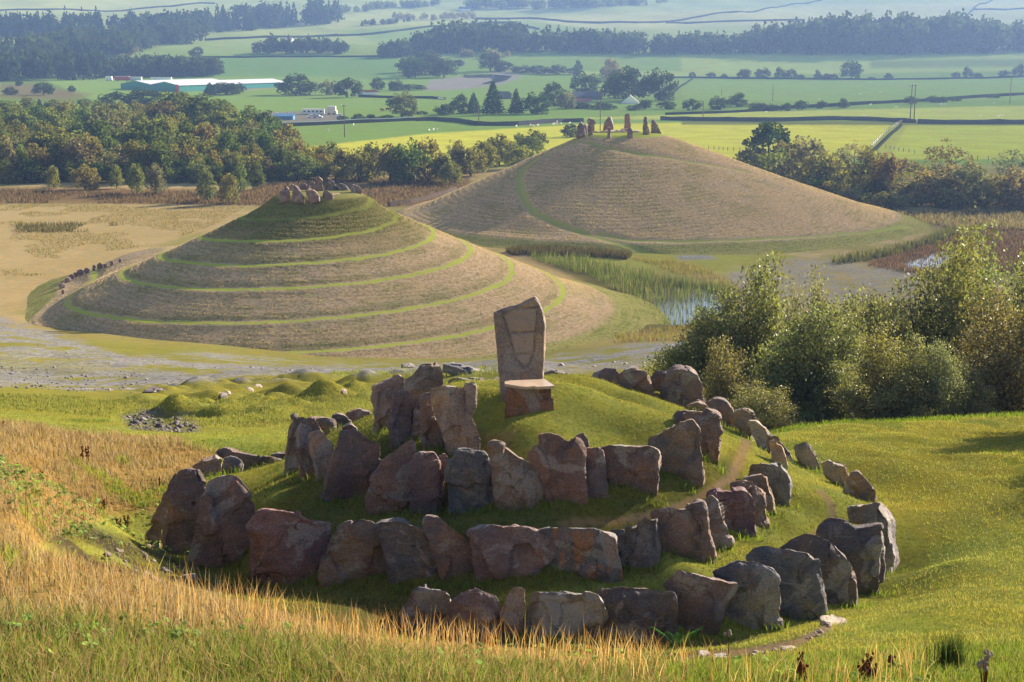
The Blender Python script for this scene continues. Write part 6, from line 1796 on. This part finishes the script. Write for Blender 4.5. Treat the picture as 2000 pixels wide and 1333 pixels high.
blades('dry_grass', X, Y, h, rg.uniform(.005, .011, n) * (1 + Y / 26), rg.uniform(.05, .75, n), c0, c1, rg, 2, Z)
# mixed green and straw grass at the bottom of the picture
X, Y = cand(170000, 7.2, 17.5)
Z = ground(X, Y); px, py = proj(X, Y, Z)
low = inside(px, py, '-600,1200 0,1210 400,1262 700,1300 1000,1318 1300,1325 1500,1305 1700,1285 2000,1262 2600,1250 2600,2500 -600,2500', 14)
cl = fbm(X * 1.1, Y * 1.1, 55, 3); cl2 = fbm(X * .4, Y * .4, 56, 3)
keep = low & (rg.uniform(0, 1, len(X)) < .7 + cl)
X, Y, Z, cl, cl2 = X[keep], Y[keep], Z[keep], cl[keep], cl2[keep]
n = len(X)
c1 = colmix(n, [(.18, .25, .045), (.24, .29, .06), (.12, .18, .04), (.30, .27, .09), (.44, .32, .18), (.32, .2, .11)], [.19, .12, .2, .17, .18, .14])
pxl, _ = proj(X, Y, Z)
st = (cl2 > .10) & (pxl < 1250)
rt_ = pxl > 1300
c1[rt_] = colmix(int(rt_.sum()), [(.20, .27, .045), (.26, .31, .06), (.13, .19, .035), (.34, .29, .12)], [.32, .25, .27, .16])
c1[st] = colmix(int(st.sum()), STRAW, [.25, .25, .2, .15, .15])
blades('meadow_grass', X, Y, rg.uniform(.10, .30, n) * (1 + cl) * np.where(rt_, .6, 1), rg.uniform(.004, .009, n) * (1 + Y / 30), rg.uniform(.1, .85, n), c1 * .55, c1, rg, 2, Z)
# seed stems standing above the crest
X, Y = cand(2600, 11, 17.5); Z = ground(X, Y); px, py = proj(X, Y, Z)
k = inside(px, py, '-500,1100 0,1100 400,1170 700,1245 1000,1285 1500,1330 1800,1310 1800,1400 0,1400 -500,1300', 10)
X, Y, Z = X[k], Y[k], Z[k]; n = len(X)
c1 = colmix(n, [(.5, .30, .13), (.6, .44, .22), (.36, .2, .09)], [.5, .3, .2])
blades('grass_stems', X, Y, rg.uniform(.28, .52, n), np.full(n, .008), rg.uniform(.05, .45, n), c1 * .8, c1, rg, 2, Z)
# short turf: lawns and the green knoll
X, Y = cand(520000, 17.5, 47)
Z = ground(X, Y); px, py = proj(X, Y, Z)
bare = (inside(px, py, '-500,825 0,832 300,855 420,890 340,950 300,985 210,1000 90,1055 200,1130 30,1200 -500,1200', 0)) | inside(px, py, '80,1040 180,1030 330,1085 400,1150 300,1150 180,1120', -6)
trod = np.zeros(len(X), bool)
for L, wd in (('1460,860 1440,905 1425,935 1370,970 1290,1003 1200,1020 1100,1022', 13), ('1600,960 1622,985 1625,1010 1595,1040 1560,1060', 9), ('1330,1290 1450,1275 1560,1255 1620,1225', 9)):
    trod |= near_line(px, py, pts(L)) < wd * .75
cl = fbm(X * .8, Y * .8, 61, 4); cl2 = fbm(X * .22, Y * .22, 62, 3)
mud_ = inside(px, py, '80,1040 180,1030 330,1085 400,1150 300,1150 180,1120', 4)
bare &= ~mud_
keep = ~bare & (~mud_ | (cl + .3 * cl2 > .02)) & ~trod & (rg.uniform(0, 1, len(X)) < .85 + cl)
X, Y, Z, cl, cl2 = X[keep], Y[keep], Z[keep], cl[keep], cl2[keep]
n = len(X)
c1 = colmix(n, [(.29, .335, .065), (.38, .395, .09), (.17, .21, .04), (.50, .43, .18)], [.33, .27, .22, .18], .3)
dry = (cl2 + cl * .6) > .12
weed = (fbm(X * .55, Y * .55, 66, 4) > .13)
c1[weed] = colmix(int(weed.sum()), [(.10, .16, .03), (.16, .23, .04), (.22, .25, .06)], [.4, .35, .25])
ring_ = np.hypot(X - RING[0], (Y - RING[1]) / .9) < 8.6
c1[ring_] *= np.array([.7, .62, .7])  # turf inside the ring darkened: shade put into the blade colour
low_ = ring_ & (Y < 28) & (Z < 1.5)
c1[low_] *= np.array([.72, .66, .8])  # lower front terraces darkened again, more painted shade
c1[dry] = colmix(int(dry.sum()), [(.36, .33, .08), (.42, .34, .12), (.28, .31, .05)], [.35, .3, .35])
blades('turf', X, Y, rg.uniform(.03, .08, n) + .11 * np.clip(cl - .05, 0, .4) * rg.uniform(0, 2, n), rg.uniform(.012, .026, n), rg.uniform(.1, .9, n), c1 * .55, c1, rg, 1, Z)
# rank tufts against the feet of the stones and along the lawn edge
ux, uy = [], []
for s in STONES:
    P = pts(s[5]); bx, by = base_of(P); b = at(bx, by, s[2])
    w = (max(p[0] for p in P) - min(p[0] for p in P)) * s[2] / F
    m = int(80 * w)
    ux.append(b[0] + rg.uniform(-.55, .55, m) * w); uy.append(b[1] - rg.uniform(-.12, .22, m))
m = 5000
X, Y = np.concatenate(ux), np.concatenate(uy)
e_ = [at(x, y, Yy) for x, y, Yy in ((1490, 828, 43.5), (1560, 826, 43.8), (1650, 822, 44), (1750, 818, 44.2), (1850, 816, 44.4), (2000, 816, 44.5), (2150, 820, 44.5))]
t = rg.uniform(0, len(e_) - 1.01, m); i = t.astype(int); f = t - i
ea = np.array(e_)
X = np.concatenate([X, ea[i, 0] * (1 - f) + ea[i + 1, 0] * f]); Y = np.concatenate([Y, ea[i, 1] + rg.normal(size=m) * .4])
n = len(X)
c1 = colmix(n, [(.16, .26, .03), (.24, .33, .04), (.34, .34, .08)], [.5, .35, .15])
blades('grass_tufts', X, Y, rg.uniform(.08, .24, n), rg.uniform(.010, .02, n), rg.uniform(.1, .7, n), c1 * .6, c1, rg, 2)

# mown hay stubble and lying swaths on the two mounds, raked along the contours
def stubble(n, cx, cy, r0, r1, hfn, keepfn, size, row):
    r = np.sqrt(rg.uniform(r0 ** 2, r1 ** 2, n)); t = rg.uniform(-math.pi, math.pi, n)
    r = np.round(r / row) * row + rg.normal(size=n) * row * .20
    X, Y = cx + r * np.cos(t), cy + r * np.sin(t)
    k = (Y < cy + .45 * r1) & keepfn(X, Y)
    X, Y = X[k], Y[k]; n = len(X)
    Z = PLAIN + hfn(X, Y)
    c1 = colmix(n, [(.56, .425, .27), (.49, .365, .23), (.62, .49, .33), (.38, .35, .15), (.29, .225, .145)], [.32, .26, .16, .14, .12], .2)
    az = np.arctan2(Y - cy, X - cx) + math.pi / 2 + rg.normal(size=n) * .5
    blades('hay_stubble', X, Y, rg.uniform(.5, 1.25, n) * size, rg.uniform(.6, 1.5, n) * size, rg.uniform(.1, .95, n), c1 * .8, c1, rg, 1, Z, az, mat='haystalk')
def mw_keep(X, Y):
    r, ph, d = mw_path(X, Y)
    return (np.abs(d) > .55) & (r > 10 - 3 * rg.uniform(0, 1, len(X))) & (r < 39) & (fbm(X * .18, Y * .18, 91, 3) + .5 * fbm(X * .8, Y * .8, 92, 2) > -.16)
def an_keep(X, Y):
    r, th, R = an_polar(X, Y)
    k = (r / R > .17) & (r / R < .95)
    for L in AN_LINES: k &= near_line(X, Y, L) > 1.1
    return k & (fbm(X * .14, Y * .14, 93, 3) + .5 * fbm(X * .6, Y * .6, 94, 2) > -.2)
stubble(300000, MW[0], MW[1], 6, 46, mw_height, mw_keep, .115, .8)
stubble(300000, AN[0], AN[1], 8, 60, an_height, an_keep, .15, 1.25)

# reeds and rushes on the plain
def in_poly(P, n):
    P = np.array(P); lo, hi = P.min(0), P.max(0)
    q = rg.uniform(lo, hi, (n * 3, 2)); k = sdist(q[:, 0], q[:, 1], [tuple(p) for p in P]) < 0
    return q[k][:n]
q = in_poly(REED, 12000)
px, py = proj(q[:, 0], q[:, 1], np.full(len(q), PLAIN))
dens = fbm(q[:, 0] * .25, q[:, 1] * .25, 71, 3) + .5
wet = sdist(q[:, 0], q[:, 1], POND) < 0
k = rg.uniform(0, 1, len(q)) < np.where(wet, np.where(py > 605, .16, .34) * (dens * 1.6), dens * 1.15 - .12)
q = q[k]; n = len(q)
Z = np.maximum(ground(q[:, 0], q[:, 1]), PLAIN - .7)
c1 = colmix(n, [(.12, .17, .035), (.16, .22, .045), (.25, .24, .09), (.09, .11, .03)], [.3, .25, .25, .2])
blades('reeds', q[:, 0], q[:, 1], rg.uniform(.6, 1.7, n), rg.uniform(.05, .10, n), rg.uniform(.03, .3, n), c1 * .6, c1, rg, 2, Z)
def rushes(name, poly, n, h, w, cols, ymin, onplane=True, patch=None):
    P = [hit(x, y, ymin)[:2] for x, y in pts(poly)]
    q = in_poly(P, n)
    if patch is not None:
        d = fbm(q[:, 0] * patch[0], q[:, 1] * patch[0], 73, 3)
        q = q[d > patch[1]]
    n = len(q)
    c1 = colmix(n, cols, None)
    blades(name, q[:, 0], q[:, 1], rg.uniform(h[0], h[1], n), rg.uniform(w * .6, w * 1.3, n), rg.uniform(.1, .6, n), c1 * .55, c1, rg, 2)
BR = [(.16, .10, .06), (.22, .14, .08), (.12, .09, .05), (.26, .19, .10)]
rushes('rushes', '985,492 1060,488 1150,492 1235,500 1225,508 1120,503 1000,500', 2600, (.9, 1.6), .12, [(.10, .075, .04), (.14, .11, .05), (.08, .08, .035)], 185)
rushes('rushes', '1620,514 1650,505 1720,494 1790,476 1850,452 1880,455 1840,472 1770,494 1700,510 1640,518', 3600, (.9, 1.7), .13, [(.10, .12, .035), (.14, .15, .04), (.09, .07, .04)], 185)
rushes('bog_grass', '1690,520 1760,496 1850,470 1930,448 2100,450 2100,525 1860,540 1770,534', 9000, (.5, 1.0), .12, [(.15, .085, .06), (.2, .12, .075), (.11, .075, .05)], 185, patch=(.16, -.24))
rushes('bog_grass', '-200,372 0,372 240,378 480,374 560,352 900,350 905,365 780,404 600,398 480,402 250,398 -200,398', 15000, (.5, 1.1), .2, BR, 240, patch=(.05, -.25))
rushes('bog_grass', '1725,414 1850,416 2150,414 2150,452 1880,450 1800,436', 6500, (.6, 1.3), .16, [(.26, .2, .11), (.2, .16, .08), (.3, .25, .16), (.16, .15, .06)], 250)
rushes('plain_tussocks', '-100,400 480,404 420,440 300,480 0,520 -100,600 60,580 130,540', 26000, (.12, .42), .10, [(.42, .31, .14), (.32, .24, .09), (.20, .18, .06), (.24, .25, .07)], 190, patch=(.12, -.02))
rushes('plain_tussocks', '30,440 130,438 260,440 260,452 130,454 30,456', 1400, (.6, 1.1), .14, [(.12, .11, .045), (.18, .15, .06)], 200, patch=(.12, -.02))
rushes('bank_grass', '1195,655 1320,640 1390,628 1420,590 1400,560 1230,505 1350,515 1450,560 1440,640 1330,668 1200,672', 5200, (.3, .8), .08, [(.3, .22, .08), (.22, .15, .07), (.24, .27, .06)], 150)
rushes('bank_grass', '640,730 760,742 860,745 1000,735 990,725 700,722', 2600, (.12, .3), .05, [(.3, .32, .07), (.22, .25, .05)], 50)
rushes('bank_grass', '0,770 150,775 300,790 420,770 640,745 740,760 735,840 600,830 400,835 200,815 0,800', 16000, (.05, .16), .03, [(.24, .26, .06), (.33, .30, .11), (.17, .2, .04)], 40, patch=(.3, -.3))

# loose stones on the gravel and in the dug hollow
def loose_stones(name, poly, n, size, tint, ymin, y1=400):
    P = [hit(x, y, ymin)[:2] for x, y in pts(poly)]
    q = in_poly(P, n); n = len(q)
    s = size * rg.gamma(2.0, .5, n)
    Z = ground(q[:, 0], q[:, 1])
    d = rg.normal(size=(n, 6, 3)) * .12 + np.array([(1, 0, 0), (-1, 0, 0), (0, 1, 0), (0, -1, 0), (0, 0, .7), (0, 0, -.4)])
    V = (d * s[:, None, None] + np.stack([q[:, 0], q[:, 1], Z + s * .15], 1)[:, None, :]).reshape(-1, 3)
    f = np.array([(0, 2, 4), (2, 1, 4), (1, 3, 4), (3, 0, 4), (2, 0, 5), (1, 2, 5), (3, 1, 5), (0, 3, 5)])
    T = (np.arange(n)[:, None, None] * 6 + f[None]).reshape(-1, 3)
    o = obj(name, mesh_np(name, V, T=T), M['rock']); o.color = tuple(tint) + (1,)
    tag(o, kind='stuff')
loose_stones('loose_stones', '-100,640 110,662 260,700 560,722 760,722 620,730 420,750 200,772 -100,760', 500, .045, (.36, .33, .31), 60)
loose_stones('loose_stones', '-100,705 120,718 320,730 200,768 -100,752', 600, .05, (.2, .19, .2), 60)
loose_stones('rubble', '245,815 290,802 360,815 392,834 370,852 290,852 255,836', 500, .05, (.12, .11, .115), 40)
loose_stones('loose_stones', '1000,712 1200,690 1330,662 1330,690 1230,718 1000,728', 300, .06, (.36, .33, .30), 60)
loose_stones('loose_stones', '1350,1290 1450,1276 1560,1256 1640,1215 1660,1225 1560,1270 1450,1292', 160, .025, (.36, .3, .24), 17)
loose_stones('loose_stones', '190,1085 320,1075 420,1125 480,1160 330,1150 220,1120', 220, .03, (.22, .19, .17), 17)

# brown dock stalks: each plant a stem with seed spikes
def dock(px, py, Y, hpx, label, group='brown seed stalks on the dry bank', n=3, mat='seedhead', ball=False):
    X, _, _ = at(px, py, Y); Z = float(ground(X, Y))
    h = hpx * Y / F
    e = empty('dead_plant' if ball else 'dock_plant', (X, Y, Z - .03), label, 'plant', group)
    rgk = np.random.default_rng(int(px * 13 + py))
    for i in range(n):
        st = MB(); sd = MB()
        a = rgk.uniform(0, 6.28); sp = rgk.uniform(.05, .30) * h * (i > 0); hh = h * (1 if i == 0 else rgk.uniform(.6, .95))
        p = [(0, 0, 0), (sp * .5 * math.cos(a), sp * .5 * math.sin(a), hh * .5), (sp * math.cos(a), sp * math.sin(a), hh)]
        st.tube(p, [.008, .006, .003], 5)
        if ball:
            for q in range(4):
                c = Vector(p[2]) + Vector(rgk.normal(size=3) * h * .025)
                sd.ball(c, (h * .035, h * .035, h * .045), 7, 5)
        else:
            for q in range(22):
                t = rgk.uniform(.42, 1.0)
                c = Vector(p[1]).lerp(Vector(p[2]), (t - .5) / .5) + Vector(rgk.normal(size=3) * .014)
                r = .013 * rgk.uniform(.7, 1.6) * (1.3 - t * .5)
                sd.ball(c, (r, r, r * 1.5), 5, 4)
        obj('stem', st.mesh('stem'), M[mat], e)
        obj('seedhead', sd.mesh('seedhead', True), M['thistle' if ball else mat], e)
D = 'dark brown dock stalk standing in the dry grass of the left bank'
for px, py, Y, h, n in ((160, 875, 31, 42, 2), (172, 876, 31.5, 38, 2), (79, 893, 28, 26, 3), (197, 890, 29, 24, 2), (228, 915, 28, 52, 3), (238, 912, 28.5, 40, 2), (309, 893, 31, 24, 1), (8, 838, 34, 20, 1), (60, 900, 27.5, 18, 3)):
    dock(px, py, Y, h, D, n=n)
dock(1695, 1333, 13.2, 75, 'branched brown stalk at the bottom right, left of the rush clump', None, 6)
dock(1420, 1360, 12.5, 110, 'thin dry stalk with a pale head at the bottom, right of the middle', None, 1, ball=True)
dock(1560, 1360, 12.6, 78, 'bare twig stalk at the bottom between the dry stalk and the branched stalk', None, 2)
dock(1925, 1345, 12.6, 105, 'clump of dead grey thistles with woolly heads at the bottom right', None, 9, ball=True)
dock(1740, 1310, 14.2, 46, 'short reddish seed stalk left of the rush clump', None, 1)
# a rush clump at the bottom right
X0, Y0, _ = at(1855, 1310, 14.6)
m = 300; a = rg.uniform(0, 6.28, m); r_ = np.abs(rg.normal(size=m)) * .12
rc = np.stack([X0 + r_ * np.cos(a), Y0 + r_ * np.sin(a)], 1)
c1 = colmix(m, [(.05, .085, .02), (.08, .11, .03), (.16, .14, .05)], [.5, .35, .15])
o = blades('rush_clump', rc[:, 0], rc[:, 1], rg.uniform(.3, .58, m), np.full(m, .011), rg.uniform(.05, .5, m), c1 * .7, c1, rg, 2)
del o['kind']
tag(o, 'dark green rush clump at the bottom right corner', 'plant')
# broad-leaved plants low in the grass
def leaf_cover(name, spots, per, size):
    vs, fs = [], []
    for px, py, Y, sp in spots:
        X0, _, _ = at(px, py, Y)
        for i in range(per):
            x, y = X0 + rg.normal() * sp, Y + rg.normal() * sp
            z = float(ground(x, y)) + rg.uniform(.06, .2)
            r = size * rg.uniform(.6, 1.3); t = rg.uniform(0, 6.28)
            nrm = Vector((rg.normal() * .45, rg.normal() * .45, 1)).normalized()
            u = nrm.cross(Vector((math.cos(t), math.sin(t), 0))).normalized(); w = nrm.cross(u)
            b = len(vs); c = Vector((x, y, z))
            for k in range(9):
                q = 2 * math.pi * k / 9
                rr_ = r * (1 if k else .35) * (1 + .12 * (k % 2))
                vs.append(tuple(c + u * math.cos(q) * rr_ + w * math.sin(q) * rr_ - nrm * (.25 * r if k % 2 else 0)))
            vs.append(tuple(c + nrm * r * .12))
            fs += [(b + k, b + (k + 1) % 9, b + 9) for k in range(9)]
    me = bpy.data.meshes.new(name); me.from_pydata(vs, [], fs); me.update()
    return tag(obj(name, me, M['broadleaf']), kind='stuff')
sp = [(x, y, Yy, .55) for x, y, Yy in ((30, 960, 22.5), (80, 940, 23.5), (130, 925, 25), (180, 920, 26), (60, 985, 21.5), (20, 1010, 20), (110, 965, 23), (160, 900, 27.5), (230, 940, 26), (300, 905, 30), (20, 930, 24), (60, 915, 25.5))]
leaf_cover('ground_leaves', sp, 60, .045)
sp = [(x, y, Yy, .3) for x, y, Yy in ((30, 1215, 11), (160, 1250, 10.8), (245, 1240, 11.4), (200, 1262, 10.6), (415, 1255, 11.5), (355, 1262, 11), (290, 1255, 11.2), (140, 1310, 9.5), (560, 1290, 11.2), (880, 1320, 11.5), (1010, 1295, 13), (1110, 1305, 13), (1200, 1320, 13), (620, 1320, 10.8), (1780, 1330, 12.8), (1500, 1330, 13), (1900, 1330, 12.6))]
leaf_cover('ground_leaves', sp, 12, .036)
# ferns growing between the stones
def fern(px, py, Y, L, label, n=7):
    X, _, _ = at(px, py, Y); Z = float(ground(X, Y))
    e = empty('fern', (X, Y, Z), label, 'fern')
    for i in range(n):
        a = -math.pi / 2 + (i - (n - 1) / 2) * .5 + random.uniform(-.15, .15)
        vs, fs = [], []
        for k in range(14):
            t = k / 13
            c = Vector((math.cos(a) * L * .75 * t, math.sin(a) * L * .4 * t, L * (1.15 * t - .5 * t * t)))
            s = Vector((-math.sin(a), math.cos(a), 0)); fw = Vector((math.cos(a), math.sin(a), .3))
            w = L * .26 * math.sin(math.pi * min(1, t * .85 + .18)) * (1 - t * .55)
            for sg in (-1, 1):
                b = len(vs); q = L * .035
                vs += [tuple(c), tuple(c + fw * q), tuple(c + s * sg * w + fw * q * 1.6 - Vector((0, 0, .1 * w)))]
                fs.append((b, b + 1, b + 2))
        me = bpy.data.meshes.new('frond'); me.from_pydata(vs, [], fs); me.update()
        obj('frond', me, M['fern'], e)
fern(1322, 1240, 22.0, .62, 'large green fern in the shade left of the overhanging block')
fern(985, 972, 24.75, .26, 'small bright fern growing on the pear-shaped slab', 5)
fern(873, 985, 25.3, .24, 'small fern in the gap left of the plump blue-grey boulder', 5)
fern(1062, 1122, 23.4, .22, 'small fern in the gap right of the wide cracked block', 5)

# ---------------------------------------------------------------- the air of the valley: even pale haze
hb = MB()
hb.box((0, 1950, 95), (5200, 4000, 260))
hm = NT('haze')
pv = hm.n('ShaderNodeVolumePrincipled')
pv.inputs['Color'].default_value = (0.33, 0.53, 1.0, 1)
pv.inputs['Density'].default_value = 0.00016
pv.inputs['Anisotropy'].default_value = 0.25
hm.link(pv.outputs[0], hm.out.inputs['Volume'])
hz = obj('haze', hb.mesh('haze'), hm.m)
tag(hz, kind='stuff')
